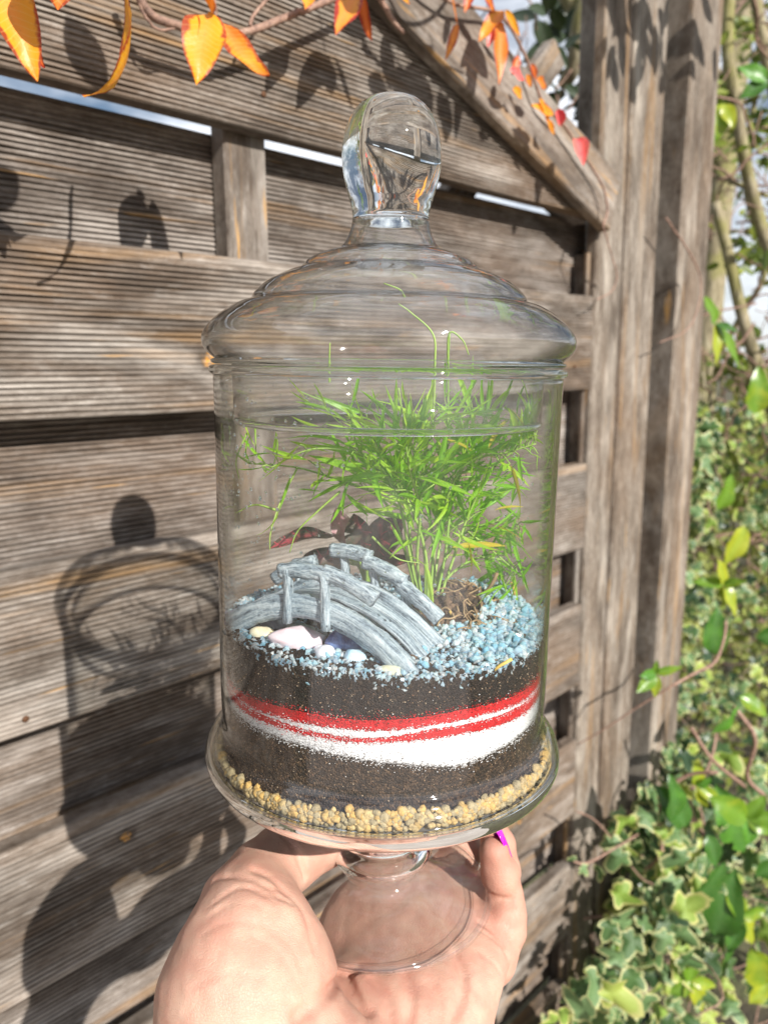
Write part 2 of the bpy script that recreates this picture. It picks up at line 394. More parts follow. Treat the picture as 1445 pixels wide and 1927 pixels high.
def solid_glass(name, ripple=.0, col_=(.97, .985, .98)):
    t = NT(name)
    g = t.n('BsdfGlass', Color=col_, Roughness=.014, IOR=1.5)
    if ripple: t.set(g.inputs['Normal'], t.bump(t.noise(t.coord('Object', (1, 1, 3)), 30, 2, .5), ripple, .002))
    return t.end(g.outputs[0])
M['glass'] = thin_glass('jar_glass', mist=True, clear=(.974, .976, .974), ripple=.10, rscale=(1, 1, .35))
M['lid_glass'] = thin_glass('lid_glass', ripple=.35, rscale=(.6, .6, 5), tint=(.92, .94, .93), clear=(.99, .992, .99), haze=.012, refr=(.5, .85), refr_amt=.8)
M['foot_glass'] = thin_glass('foot_glass', ripple=.5, rscale=(.8, .8, 2), haze=.02, refr=(.6, .95), refr_amt=.35, clear=(.988, .99, .988))
M['solid'] = solid_glass('solid_glass', .12)

jar = empty('glass_jar', mat=JM)
tag(jar, 'clear glass footed apothecary jar filled with layered sand and soil, held in the hand', 'glass jar')
def sm(prof, n=4): return [tuple(p) for p in catmull([(a, b) for a, b in prof], n)]
body_o = sm([(.0789, .2665), (.0787, .255), (.0786, .22), (.0786, .17), (.0788, .13), (.0786, .112), (.0782, .104), (.0795, .0995), (.0830, .0965), (.0856, .0925), (.0868, .0885)], 5)
body_i = sm([(.0762, .2665), (.0762, .22), (.0762, .13), (.0760, .108), (.0768, .1005), (.0800, .0965), (.0822, .0925), (.0835, .0885)], 5)
link('body', mesh('jar_body', *lathe(body_o + body_i[::-1], 160, closed=True), M['glass']), jar)
bead = lambda R_, H_, a, b: [(R_ + a * math.cos(2*PI*k/12), H_ + b * math.sin(2*PI*k/12)) for k in range(12)]
link('rim', mesh('jar_rim', *lathe(bead(.0785, .2685, .0023, .0021), 160, closed=True), M['solid']), jar)
bowl = sm([(.0868, .0884), (.0868, .0855), (.0850, .0815), (.0805, .0785), (.070, .0762), (.050, .0748), (.0245, .0735)], 5) + \
       sm([(.006, .0785), (.045, .0800), (.066, .0815), (.0755, .0838), (.0805, .0862), (.0834, .0884)], 4)
link('bowl_base', mesh('jar_bowl', *lathe(bowl, 160, closed=True), M['solid']), jar)
stem = sm([(.0001, .0733), (.0225, .0733), (.0228, .068), (.0222, .058), (.0212, .050), (.0222, .044), (.0238, .040), (.0232, .036), (.0226, .0345), (.0250, .0325), (.0268, .029), (.0262, .0255), (.0235, .0235), (.010, .0225), (.0001, .0225)], 4)
link('stem', mesh('jar_stem', *lathe(stem, 96), M['solid']), jar)
foot_t = sm([(.0235, .0232), (.0262, .0185), (.031, .0140), (.040, .0092), (.050, .0058), (.0562, .0036)], 5)
foot_b = sm([(.0562, .0006), (.048, .0016), (.036, .0036), (.027, .0075), (.018, .0115), (.0235, .0215)], 4)
link('foot', mesh('jar_foot', *lathe(foot_t + foot_b, 128, closed=True), M['foot_glass']), jar)
link('foot_rim', mesh('jar_foot_rim', *lathe(bead(.0566, .0021, .0017, .0019), 128, closed=True), M['foot_glass']), jar)

lid = empty('glass_cover', mat=JM @ Matrix.Translation((0, 0, .2705)))
tag(lid, 'rippled clear glass lid with a tall oval knob closing the jar', 'jar lid')
L0 = .2705
dome_o = [(r, h - L0) for r, h in sm([(.0171, .3340), (.0177, .3305), (.0192, .3268), (.0212, .3235), (.0240, .3212), (.030, .3197), (.0365, .3168), (.0403, .3130), (.0455, .3112), (.0545, .3070), (.0602, .3020), (.0622, .2990), (.0690, .2965), (.0765, .2915), (.0815, .2865), (.0834, .2822), (.0826, .2780), (.0795, .2745), (.0770, .2728)], 5)]
dome_i = [(r, h - L0) for r, h in sm([(.0120, .3318), (.0150, .3285), (.0185, .3225), (.0225, .3195), (.030, .3172), (.0375, .3128), (.0450, .3085), (.0540, .3040), (.0605, .2980), (.0690, .2935), (.0770, .2880), (.0806, .2822), (.0790, .2772), (.0762, .2728)], 5)]
link('dome', mesh('lid_dome', *lathe(dome_o + dome_i[::-1], 160, closed=True), M['lid_glass']), lid)
link('flange', mesh('lid_flange', *lathe(bead(.0772, .2722 - L0, .0026, .0013), 160, closed=True), M['solid']), lid)
M['skirt_glass'] = thin_glass('skirt_glass', haze=.03)
link('skirt', mesh('lid_skirt', *lathe([(.0708, .2715 - L0), (.0704, .260 - L0), (.0702, .2475 - L0), (.0684, .2475 - L0), (.0686, .260 - L0), (.069, .2715 - L0)], 128, closed=True), M['skirt_glass']), lid)
link('skirt_rim', mesh('lid_skirt_rim', *lathe(bead(.0693, .2463 - L0, .0014, .0015), 128, closed=True), M['solid']), lid)
knob = [(r, h - L0) for r, h in sm([(.0001, .3370), (.006, .3362), (.0115, .3342), (.0150, .3338), (.0168, .3342), (.0169, .3360), (.0175, .3395), (.0195, .3465), (.0213, .3545), (.0218, .3615), (.0208, .3695), (.0176, .3775), (.0118, .3832), (.0055, .3852), (.0001, .3855)], 5)]
link('knob', mesh('lid_knob', *lathe(knob, 96), M['solid']), lid)

# ------------------------------------------------------------------ what is in the jar: gravel, soil and sand layers
def tabf(t):
    xs = np.array([a for a, b in t]); ys = np.array([b for a, b in t]); m = (ys[0] + ys[-1]) / 2
    xs = np.concatenate([[-180, xs[0]-55], xs, [xs[-1]+55, 180]]); ys = np.concatenate([[m, m], ys, [m, m]])
    return lambda d: float(np.interp(d, xs, ys))
B_gt = tabf([(-69.5, .0890), (-50.6, .0893), (-32.8, .0910), (-17, .0928), (-3.3, .0925), (13.5, .0935), (26.6, .092), (45.9, .0912), (73.5, .088)])
B_bw = tabf([(-52.4, .1167), (-37.9, .1174), (-22.4, .1171), (-7.7, .1154), (6.9, .1134), (24.3, .1094), (34.5, .1106), (56.9, .112)])
B_wr = tabf([(-52.3, .1207), (-37.9, .1222), (-22.3, .1227), (-7.7, .1228), (6.7, .1238), (23.9, .1240), (56.1, .1210)])
B_rw = tabf([(-49.7, .1242), (-37.8, .1251), (-22.3, .1246), (-7.7, .1244), (2.6, .1256), (14.9, .128), (33.8, .1273), (55.6, .1262)])
B_wr2 = tabf([(-49.7, .1252), (-37.8, .127), (-22.3, .1281), (-7.8, .1285), (2.5, .129), (14.9, .1303), (33.7, .1305), (55.4, .1279)])
B_rs = tabf([(-60.6, .1278), (-37.7, .1315), (-22.3, .1325), (-7.8, .1324), (6.6, .1332), (23.6, .1345), (55, .1325)])
B_sc = tabf([(-59.4, .151), (-46.5, .1504), (-31.9, .1484), (-17.8, .1496), (-6.4, .1491), (1.7, .1465), (14.5, .1476), (23.2, .1465), (38.9, .1464), (54, .145)])
def grain_mat(name, stops, scale=900, bump=.8, extra=None, rough=.85, sheen=None):
    t = NT(name); co = t.coord('Object')
    v = t.n('TexVoronoi', Vector=co, Scale=scale); n2 = t.noise(co, scale*.5, 4, .7); n3 = t.noise(co, 60, 4, .6)
    rnd = t.n('SeparateColor', Color=v.outputs['Color']).outputs[0]
    f = t.math('ADD', t.math('MULTIPLY', rnd, .6), t.math('MULTIPLY', n2, .4))
    c = t.ramp(f, stops)
    if extra: c = t.mix(t.ramp(t.math('ADD', t.math('MULTIPLY', n3, .5), t.math('MULTIPLY', rnd, .5)), [(extra[0], 0), (extra[1], 1)]), c, extra[2])
    h = t.math('ADD', t.math('MULTIPLY', v.outputs['Distance'], -1.2), n2)
    return t.end(t.bsdf(Base__Color=c, Roughness=rough, Normal=t.bump(h, bump, .0012)))
M['soil'] = grain_mat('dark_soil', [(.2, (.006, .004, .003)), (.55, (.018, .011, .008)), (.78, (.045, .027, .017)), (.92, (.16, .10, .065))], 1100, 1.0)
M['soil_brown'] = grain_mat('brown_soil', [(.2, (.014, .008, .005)), (.5, (.040, .024, .014)), (.75, (.095, .055, .030)), (.9, (.22, .14, .08))], 1000, 1.0)
M['white_sand'] = grain_mat('white_sand', [(.15, (.55, .55, .57)), (.5, (.80, .80, .81)), (.8, (.9, .9, .9))], 1500, .45)
M['red_sand'] = grain_mat('red_sand', [(.15, (.30, .004, .006)), (.5, (.60, .008, .012)), (.86, (.72, .02, .025)), (.97, (.80, .30, .30))], 1500, .5)
def layer(name, lo, hi, rl, mat_, label, jl, jh, seed, grains=None):
    """a ring of settled grains between two wavy levels lo(deg), hi(deg) with its ragged edges"""
    seg = 1400; rows = 7; V = []; F = []
    for j in range(rows + 1):
        for i in range(seg):
            d = 360 * i / seg - 180; a = R(d)
            e0 = jl * (noise.noise(Vector((d*.55, seed, 1))) + .9*noise.noise(Vector((d*2.3, seed, 2))) + .8*noise.noise(Vector((d*5.1, seed, 3))))
            e1 = jh * (noise.noise(Vector((d*.55, seed+5, 1))) + .9*noise.noise(Vector((d*2.3, seed+5, 2))) + .8*noise.noise(Vector((d*5.1, seed+5, 3))))
            z0 = lo(d) + e0; z1 = hi(d) + e1; z = z0 + (z1 - z0) * j / rows
            r = rl + .00012 * noise.noise(Vector((d*3, z*2500, seed)))
            if z < .100: r += min(.0030, (.100 - z) * .5)
            V.append((r * math.sin(a), -r * math.cos(a), z))
    for j in range(rows):
        for i in range(seg):
            i2 = (i+1) % seg; F.append((j*seg+i, j*seg+i2, (j+1)*seg+i2, (j+1)*seg+i))
    n0 = len(V); V.append((0, 0, lo(0) + .001)); V.append((0, 0, hi(0) - .001))
    for i in range(seg):
        i2 = (i+1) % seg; F.append((n0, i2, i)); F.append((n0+1, rows*seg+i, rows*seg+i2))
    o = link(name, mesh(name, V, F, mat_, smooth=True), None, JM.copy())
    return tag(o, label, 'sand' if 'sand' in name else 'soil', kind='stuff')
up = lambda f, k: (lambda d: f(d) + k)
LR = .0752
layer('soil_layer', B_gt, up(B_bw, .0012), LR - .0006, M['soil_brown'], 'brown granular soil layer between the gravel and the white sand', .0005, .0004, 1)
layer('white_sand_layer', B_bw, up(B_wr, .0010), LR, M['white_sand'], 'thick white sand layer above the lower brown soil', .0011, .0002, 2)
layer('red_sand_layer', B_wr, up(B_rw, .0014), LR + .00012, M['red_sand'], 'lower red sand stripe between two white sand stripes', .0007, .0002, 3)
layer('white_sand_layer', up(B_rw, .0003), up(B_wr2, .0008), LR + .00024, M['white_sand'], 'thin white sand stripe between the two red stripes', .0007, .0002, 4)
layer('red_sand_layer', up(B_wr2, -.0003), up(B_rs, .0012), LR + .00036, M['red_sand'], 'upper red sand stripe under the dark topsoil', .0007, .0002, 5)
layer('soil_layer', up(B_rs, .0004), up(B_sc, .0030), LR + .0005, M['soil'], 'black topsoil layer above the red sand against the glass', .0004, .0009, 6)

def surf(x, y):                                         # height of the planted surface inside the jar
    r = math.hypot(x, y); d = math.degrees(math.atan2(x, -y)); e = B_sc(d)
    w = min(1, max(0, (r - .045) / .030)); h = .1495 * (1-w) + (e + .0015) * w
    h += .013 * math.exp(-((x-.034)**2 + (y-.012)**2) / .018**2) + .006 * math.exp(-((x-.055)**2 + (y-.03)**2) / .02**2)
    h += .004 * math.exp(-((x+.045)**2 + (y-.02)**2) / .02**2)
    return h + .0016 * noise.noise(Vector((x*120, y*120, 3)))
V = [(0, 0, surf(0, 0))]; F = []; NR, NSG = 40, 160
for j in range(1, NR + 1):
    for i in range(NSG):
        r = .0756 * j / NR; a = 2*PI*i/NSG; x, y = r*math.sin(a), -r*math.cos(a)
        V.append((x, y, surf(x, y) + .0010 * noise.noise(Vector((x*500, y*500, 9)))))
for i in range(NSG): F.append((0, 1 + i, 1 + (i+1) % NSG))
for j in range(NR - 1):
    for i in range(NSG):
        a = 1 + j*NSG + i; b = 1 + j*NSG + (i+1) % NSG; F.append((a, a + NSG, b + NSG, b))
tag(link('soil_surface', mesh('soil_surface', V, F, M['soil']), None, JM.copy()), 'dark crumbly potting soil surface beneath the blue crystals', 'soil', kind='stuff')

# stray grains where one layer spills into the next
TET = (np.array([(1, 1, 1), (1, -1, -1), (-1, 1, -1), (-1, -1, 1)]) * .7, [(0, 1, 2), (0, 3, 1), (0, 2, 3), (1, 3, 2)])
def strays(name, items, label):
    g = MB()
    for f, n_, sp_, colr, rr in items:
        for k in range(n_):
            d = random.uniform(-100, 100); a = R(d); s = random.uniform(.00014, .00028); off = random.expovariate(1/abs(sp_)) * (1 if sp_ > 0 else -1)
            V, F = TET; z = f(d) + off; r = LR + rr + .0002 + (min(.0030, max(0, .100 - z)*.5)); g.add((V @ rotm().T) * s + np.array((r*math.sin(a), -r*math.cos(a), z)), F, colr)
    tag(link(name, g.mesh(name, M['stray'], smooth=False), None, JM.copy()), label, 'sand', kind='stuff')
t = NT('stray_grain'); M['stray'] = t.end(t.bsdf(Base__Color=t.n('Attribute', _attribute_name='tone').outputs['Color'], Roughness=.7))
WG, RG, BG = (.85, .85, .86), (.62, .012, .015), (.04, .024, .015)
strays('stray_grains', [(B_wr, 420, .0004, WG, .0002), (B_wr, 420, -.0004, RG, .0002), (B_rw, 380, .0004, RG, .0003), (B_rw, 380, -.0004, WG, .0003), (B_wr2, 420, .0004, WG, .0004), (B_wr2, 380, -.0004, RG, .0004),
    (up(B_rs, .0010), 700, .0006, RG, .0006), (B_rs, 350, -.0008, BG, .0006), (B_rs, 90, .003, WG, .0006), (B_bw, 1100, .0011, BG, .0003), (B_bw, 700, -.0008, WG, .0003)], 'stray red and white grains between the sand layers')
sg = MB()
for k in range(2600):
    d = random.uniform(-105, 105); a = R(d); dk = k % 2
    z = random.uniform(B_rs(d), B_sc(d)) if dk else random.uniform(.090, B_bw(d)); s = random.uniform(.00014, .00032)
    V, F = TET; r = LR + (.0008 if dk else -.0002) + min(.0030, max(0, .100 - z)*.5); sg.add((V * (1, 1, random.choice([.5, 1, 2.0])) @ rotm().T) * s + np.array((r*math.sin(a), -r*math.cos(a), z)), F, random.choice([(.30, .19, .11), (.18, .10, .06), (.42, .32, .22), (.02, .013, .009), (.09, .05, .03)]))
tag(link('soil_fibres', sg.mesh('soil_fibres', M['stray'], smooth=False), None, JM.copy()), 'light fibres and grains in the soil against the glass', 'soil', kind='stuff')

# gravel at the bottom
def tone_mat(name, rough=.6, bump=(400, .5), sub=0.0, trans=0.0, spec=.5, varn=None):
    t = NT(name); c = t.n('Attribute', _attribute_name='tone').outputs['Color']; co = t.coord('Object')
    n1 = t.noise(co, bump[0], 5, .65)
    c = t.mix(t.math('MULTIPLY', t.ramp(n1, [(.35, 1), (.55, 0)]), varn or .35), c, t.mix(.65, c, (.05, .035, .02)))
    kw = {'Specular IOR Level': spec}
    if trans: kw['Transmission Weight'] = trans
    if sub: kw['Subsurface Weight'] = sub; kw['Subsurface Radius'] = (.0035, .005, .006); kw['Subsurface Scale'] = 1.0
    return t.end(t.bsdf(Base__Color=c, Roughness=rough, Normal=t.bump(n1, bump[1], .0006), **kw))
M['gravel'] = tone_mat('pumice_gravel', .85, (700, .8), varn=.7)
def blob(c, s, seed, ic=ICO2, amp=.35, sq=(1, 1, 1), fr=1.3):
    V, F = ic; Rm = rotm(); out = []
    V2 = V * (1 + amp * np.array([noise.noise(Vector(v * fr) + Vector((seed*3.1, seed, 0))) for v in V]))[:, None]
    return (V2 * np.array(sq) * s) @ Rm.T + np.array(c), F
g = MB()
gc = [(.54, .36, .13), (.46, .34, .16), (.58, .43, .20), (.36, .29, .16), (.60, .38, .12), (.42, .34, .19)]
for k in range(1500):
    row = random.choice([0, 1, 1, 2, 3, 3, 4, 5]); d = random.uniform(-115, 115); s = random.uniform(.0009, .0017) * random.choice([1, 1, 1, 1.5])
    z = .0866 + row*.0016 + random.uniform(-.0006, .0006); z = min(z, B_gt(d) + random.uniform(-.001, .0022) + .0016*noise.noise(Vector((d*.2, 1, 1))))
    r = .0805 - max(0, .0885 - z) * 1.6 - s*.4 - max(0, z - .0905)*.5; a = R(d)
    V, F = blob((r*math.sin(a), -r*math.cos(a), z), s, k, amp=.45, sq=(1, random.uniform(.7, 1), random.uniform(.75, 1.1)), fr=2.0)
    g.add(V, F, random.choice(gc))
for k in range(60):
    d = random.uniform(105, 255); a = R(d); r = .075
    V, F = blob((r*math.sin(a), -r*math.cos(a), .0865 + random.uniform(0, .003)), .002, k, ICO1); g.add(V, F, random.choice(gc))
tag(link('gravel', g.mesh('gravel', M['gravel']), None, JM.copy()), 'yellow pumice gravel along the bottom of the jar', 'gravel', kind='stuff')

# pale blue crystals
M['crystal'] = tone_mat('blue_crystal', .14, (300, .15), sub=.6, trans=.25, spec=.6, varn=.03)
cc = [(.36, .68, .92), (.46, .76, .94), (.30, .62, .90), (.54, .80, .94), (.70, .86, .94), (.64, .82, .92), (.44, .68, .92), (.60, .78, .90)]
def crystal(c, s, seed):
    V, F = ICO1; Rm = rotm(); st = np.array([random.uniform(.6, 1.5), random.uniform(.6, 1.0), random.uniform(.5, .9)])
    V2 = V * (1 + .5 * (np.random.rand(len(V), 1) - .5)); return (V2 * st * s) @ Rm.T + np.array(c), F
g = MB(); k = 0
while k < 4600:
    r = .0735 * math.sqrt(random.random()); a = random.uniform(0, 2*PI); x, y = r*math.sin(a), -r*math.cos(a)
    if (x-.030)**2 + (y-.004)**2 < .019**2 * random.uniform(.8, 1.2): continue
    if y < 0 and abs(x + .01) < .04 and random.random() < .2: continue
    s = random.uniform(.0008, .0020) * (1.25 if x > .03 else 1); V, F = crystal((x, y, surf(x, y) + s*random.uniform(.2, 1.0)), s, k); g.add(V, F, random.choice(cc)); k += 1
for k in range(1500):                                        # spilling down between soil and glass
    d = random.uniform(-120, 120) if k % 5 else random.uniform(120, 240); dd = d if d <= 180 else d - 360
    s = random.uniform(.0008, .0019); drop = abs(random.gauss(0, .0022)); a = R(d); r = .0752 - s*.35
    z = B_sc(dd) + .0035 - drop
    if drop > .003 and noise.noise(Vector((d*.15, 4, 0))) < .0: continue
    V, F = crystal((r*math.sin(a), -r*math.cos(a), z), s, k); g.add(V, F, random.choice(cc))
for k in range(260):                                        # banked up at the right rear
    d = random.uniform(50, 150); r = random.uniform(.055, .073); a = R(d); x, y = r*math.sin(a), -r*math.cos(a); s = random.uniform(.0014, .0028)
    V, F = crystal((x, y, surf(x, y) + random.uniform(.001, .0035) * (r-.05)/.02), s, k); g.add(V, F, random.choice(cc[:4]))
tag(link('crystal_chips', g.mesh('crystal_chips', M['crystal'], smooth=False), None, JM.copy()), 'pale blue crystal chips scattered over the soil', 'crystals', kind='stuff')

# crumbs of soil, bits of wood
M['crumb'] = tone_mat('crumbs', .9, (500, .8))
g = MB()
for k in range(700):
    if k < 420: x, y = random.gauss(.033, .011), random.gauss(.006, .011)
    else:
        r = .073 * math.sqrt(random.random()); a = random.uniform(0, 2*PI); x, y = r*math.sin(a), -r*math.cos(a)
    if math.hypot(x, y) > .073: continue
    s = random.uniform(.0005, .0019); V, F = blob((x, y, surf(x, y) + s*.5), s, k, ICO1, .6)
    g.add(V, F, random.choice([(.03, .02, .013), (.06, .038, .022), (.10, .06, .035), (.16, .10, .06)]))
for k in range(420):                                        # soil crumbs caught at the glass among the crystals
    d = random.uniform(-110, 110); a = R(d); s = random.uniform(.0004, .0012); r = .0757 - s*.2
    V, F = blob((r*math.sin(a), -r*math.cos(a), B_sc(d) + random.gauss(.0012, .0016)), s, k, ICO1, .6); g.add(V, F, random.choice([(.02, .013, .01), (.035, .024, .016)]))
tag(link('soil_crumbs', g.mesh('soil_crumbs', M['crumb'], smooth=False), None, JM.copy()), 'brown soil crumbs around the plant roots', 'soil', kind='stuff')
root = empty('dead_roots', mat=JM.copy()); tag(root, 'tangle of dry tan rootlets at the foot of the plant', 'roots')
M['root'] = NT('dry_root'); t = M['root']; M['root'] = t.end(t.bsdf(Base__Color=t.ramp(t.noise(t.coord('Object'), 300, 3), [(.3, (.20, .12, .06)), (.7, (.42, .30, .17))]), Roughness=.8))
for k in range(26):
    p = np.array([.040 + random.gauss(0, .009), random.gauss(.004, .008), 0]); a = random.uniform(0, 6.3); pts = []
    for j in range(7):
        pts.append((p[0], p[1], surf(p[0], p[1]) + .0012 + .0022*random.random())); a += random.uniform(-.9, .9); p = p + np.array([math.cos(a), math.sin(a), 0]) * .0035
    link('rootlet', mesh('rootlet', *tube(catmull(pts, 3), random.uniform(.00022, .0005), 5), M['root']), root)
big = catmull([jc(935, 1078, .37), jc(925, 1100, .37), jc(905, 1125, .372), jc(912, 1150, .362), jc(928, 1178, .355), jc(922, 1210, .352)], 4)
link('rootlet', mesh('rootlet', *tube(big, np.linspace(.0010, .0006, len(big)), 6), M['root']), root)

# straw bits
M['straw'] = NT('straw'); t = M['straw']; M['straw'] = t.end(t.bsdf(Base__Color=(.62, .42, .10), Roughness=.6))
for (p, q, Y, lab) in [((918, 1270), (963, 1240), .30, 'yellow straw bit lying on crystals near the right wall'), ((497, 1228), (512, 1245), .305, 'short yellow straw bit stuck at the left glass'),
                       ((846, 1150), (862, 1185), .352, 'orange straw bit on the brown soil mound'), ((962, 1095), (968, 1120), .375, 'upright yellow straw bit behind the root tangle')]:
    a, b = jc(*p, Y), jc(*q, Y); c = (a + b)/2 + Vector((0, 0, .0006))
    tag(link('straw', mesh('straw', *tube([a, c, b], .0007, 5), M['straw']), None, JM.copy()), lab, 'straw')

# tumbled stones and chips that stand out
def stone_mat(name, a, b, rough=.25, scale=90):
    t = NT(name); n1 = t.noise(t.coord('Object'), scale, 5, .6, .6)
    return t.end(t.bsdf(Base__Color=t.ramp(n1, [(.4, a), (.6, b)]), Roughness=rough, **{'Subsurface Weight': .3, 'Subsurface Radius': (.004, .003, .003), 'Subsurface Scale': 1.0}))
st = [('pink', (560, 1213, .318), (.0125, .0062, .0058), 20, stone_mat('rose_quartz', (.80, .62, .66), (.86, .76, .80)), 'large polished pale pink stone under the left of the bridge'),
      ('blue', (655, 1212, .318), (.0100, .0060, .0055), -10, stone_mat('blue_stone', (.03, .05, .20), (.25, .38, .70)), 'dark blue polished stone in the shadow under the bridge'),
      ('blue2', (460, 1190, .345), (.0090, .0060, .0050), 30, stone_mat('slate_blue', (.12, .17, .38), (.45, .52, .68)), 'slate blue stone at the far left glass wall'),
      ('cream', (495, 1198, .325), (.0060, .0040, .0032), 0, stone_mat('cream_stone', (.75, .66, .42), (.85, .78, .60), .5), 'flat cream stone left of the pink stone'),
      ('grey', (515, 1180, .338), (.0065, .0050, .0045), 10, stone_mat('grey_stone', (.30, .32, .38), (.60, .63, .70), .3), 'grey translucent pebble behind the cream stone'),
      ('white', (612, 1222, .305), (.0045, .0042, .0038), 0, stone_mat('milky_stone', (.74, .77, .86), (.88, .89, .93)), 'milky white pebble in front of the pink stone, nearest the glass'),
      ('white2', (602, 1203, .312), (.0026, .0032, .0030), 0, stone_mat('milky_stone', (.74, .77, .86), (.88, .89, .93)), 'tiny milky pebble perched above the milky one'),
      ('aqua', (668, 1230, .303), (.0050, .0044, .0038), 40, stone_mat('aqua_stone', (.42, .68, .84), (.70, .84, .92)), 'angular pale aqua chip in front of the blue stone'),
      ('green', (565, 1188, .335), (.0070, .0045, .0036), 10, stone_mat('green_stone', (.32, .38, .34), (.52, .58, .52), .4), 'grey green pebble behind the pink stone'),
      ('amber', (738, 1265, .293), (.0058, .0036, .0028), -10, stone_mat('yellow_stone', (.62, .60, .40), (.72, .74, .62), .3), 'yellowish chip at the front end of the bridge'),
      ('ice', (843, 1120, .392), (.0050, .0045, .0040), 0, stone_mat('ice_stone', (.72, .78, .84), (.88, .90, .94), .3), 'white crystal lump behind the fern roots')]
for i, (nm, p, s, rz, m, lab) in enumerate(st):
    V, F = ICO3; V2 = V * (1 + .22 * np.array([noise.noise(Vector(v * 1.6) + Vector((i*5.3, i, 2))) for v in V]))[:, None] * np.array(s)
    c = jc(*p); o = link('stone', mesh('stone', V2, F, m), None, JM @ Matrix.Translation((c.x, c.y, surf(c.x, c.y) + s[2]*.5)) @ Matrix.Rotation(R(rz), 4, 'Z') @ Matrix.Rotation(R(8), 4, 'Y'))
    tag(o, lab, 'stone')

# ------------------------------------------------------------------ bridge
t = NT('painted_resin'); co = t.n('VectorMath', _operation='MULTIPLY', i0=t.n('Attribute', _attribute_name='grain').outputs['Vector'], i1=(110, 900, 900)).outputs[0]; n1 = t.noise(co, 1, 5, .65); n2 = t.noise(t.coord('Object'), 700, 4, .7)
c = t.ramp(t.math('ADD', t.math('MULTIPLY', n1, .75), t.math('MULTIPLY', n2, .25)), [(.36, (.05, .075, .10)), (.46, (.24, .31, .36)), (.55, (.44, .52, .56)), (.70, (.68, .745, .78))])
M['bridge'] = t.end(t.bsdf(Base__Color=c, Roughness=.65, Normal=t.bump(t.math('ADD', n1, t.math('MULTIPLY', n2, .4)), .9, .0012)))
pa, pb = jc(452, 1155, .352), jc(800, 1255, .309)                    # ends of the bridge's middle line
pa.z = surf(pa.x, pa.y) - .001; pb.z = surf(pb.x, pb.y) + .000
BL = (pb - pa).length; xd = (pb - pa).normalized(); yd = Vector((-xd.y, xd.x, 0)).normalized(); zd = xd.cross(yd)
if zd.z < 0: yd = -yd; zd = xd.cross(yd)
BM = JM @ Matrix.Translation((pa + pb) / 2) @ Matrix((xd, yd, zd)).transposed().to_4x4()
bridge = empty('garden_bridge', mat=BM); tag(bridge, 'miniature grey arched log bridge with railings standing on crystals in the jar', 'miniature bridge')
BW = .0165; RISE = .0215; HL = BL/2
arch = lambda x: RISE * (1 - (x/HL)**2)
def log(pts, w, h, seed, seg=12):
    """a rough hewn rail of roughly rectangular section along pts"""
    P = catmull(pts, 5); n = len(P); V = []; F = []; T = np.gradient(P, axis=0)
    for i in range(n):
        tt = T[i] / np.linalg.norm(T[i]); yy = np.cross((0, 0, 1.), tt)
        if np.linalg.norm(yy) < .3: yy = np.array([0, 1., 0])
        yy /= np.linalg.norm(yy); zz = np.cross(tt, yy)
        for k in range(seg):
            a = 2*PI*k/seg; ca, sa = math.cos(a), math.sin(a); q = (abs(ca)**4 + abs(sa)**4) ** -.25
            f = 1 + .22 * noise.noise(Vector((i*.25, k*1.9, seed))) + .12 * noise.noise(Vector((i*.9, k*3.1, seed+4)))
            V.append(P[i] + yy*ca*q*w*f + zz*sa*q*h*f)
    for i in range(n-1):
        for k in range(seg):
            k2 = (k+1) % seg; F.append((i*seg+k, i*seg+k2, (i+1)*seg+k2, (i+1)*seg+k))
    F.append(list(range(seg))[::-1]); F.append([(n-1)*seg+k for k in range(seg)])
    C_ = [(i*.0012*max(1, 8/len(pts)) + seed*.07, .003*math.cos(2*PI*k/seg), .003*math.sin(2*PI*k/seg) + seed*.05) for i in range(n) for k in range(seg)]
    return V, F, C_
def bpart(name, pts, w, h, seed):
    V, F, C_ = log(pts, w, h, seed); return link(name, mesh(name, V, F, M['bridge'], smooth=True, attrs={'grain': np.array(C_)}), bridge)
xs = np.linspace(-HL, HL, 9)
for s_, nm in ((-1, 'near'), (1, 'far')):
    yb = s_*BW
    bpart('beam', [(x, yb, arch(x) - .0015) for x in (np.linspace(-HL*.84, HL*1.04, 9) if s_ < 0 else xs)], .0024, .0052, 3 + s_)
    RH = .0152
    segs = [(-.28, .24), (.16, .66)] if s_ < 0 else [(-.82, -.34), (-.16, .26), (.20, .62), (.56, .98)]
    for j, (a, b) in enumerate(segs):
        lift = RH * (1 - .55 * max(0, (abs((a+b)/2) - .35) / .65)) + (.0016 if j % 2 else 0)
        bpart('rail', [(HL*u, yb + .0006*(j % 2), arch(HL*u)*.96 + lift) for u in np.linspace(a, b, 4)], .0027, .0033, 11 + j + 5*s_)
    for j, u in enumerate(([-.18, .20] if s_ < 0 else [-.55, -.02, .30, .62])):
        bpart('baluster', [(HL*u + .001*j, yb + s_*.0026, arch(HL*u) - .0085), (HL*u, yb + s_*.0016, arch(HL*u) + .007), (HL*u - .0012, yb + s_*.001, arch(HL*u)*.96 + RH + .0005)], .0021, .0019, 31 + j)
for j in range(3):
    yb = -BW + .0060 + (2*BW - .012)*j/2
    bpart('deck_board', [(x*.98, yb + .0004*math.sin(x*200 + j), arch(x*.98) - .0016 + .0010*(j % 2)) for x in xs], .0036, .0018, 60 + j)

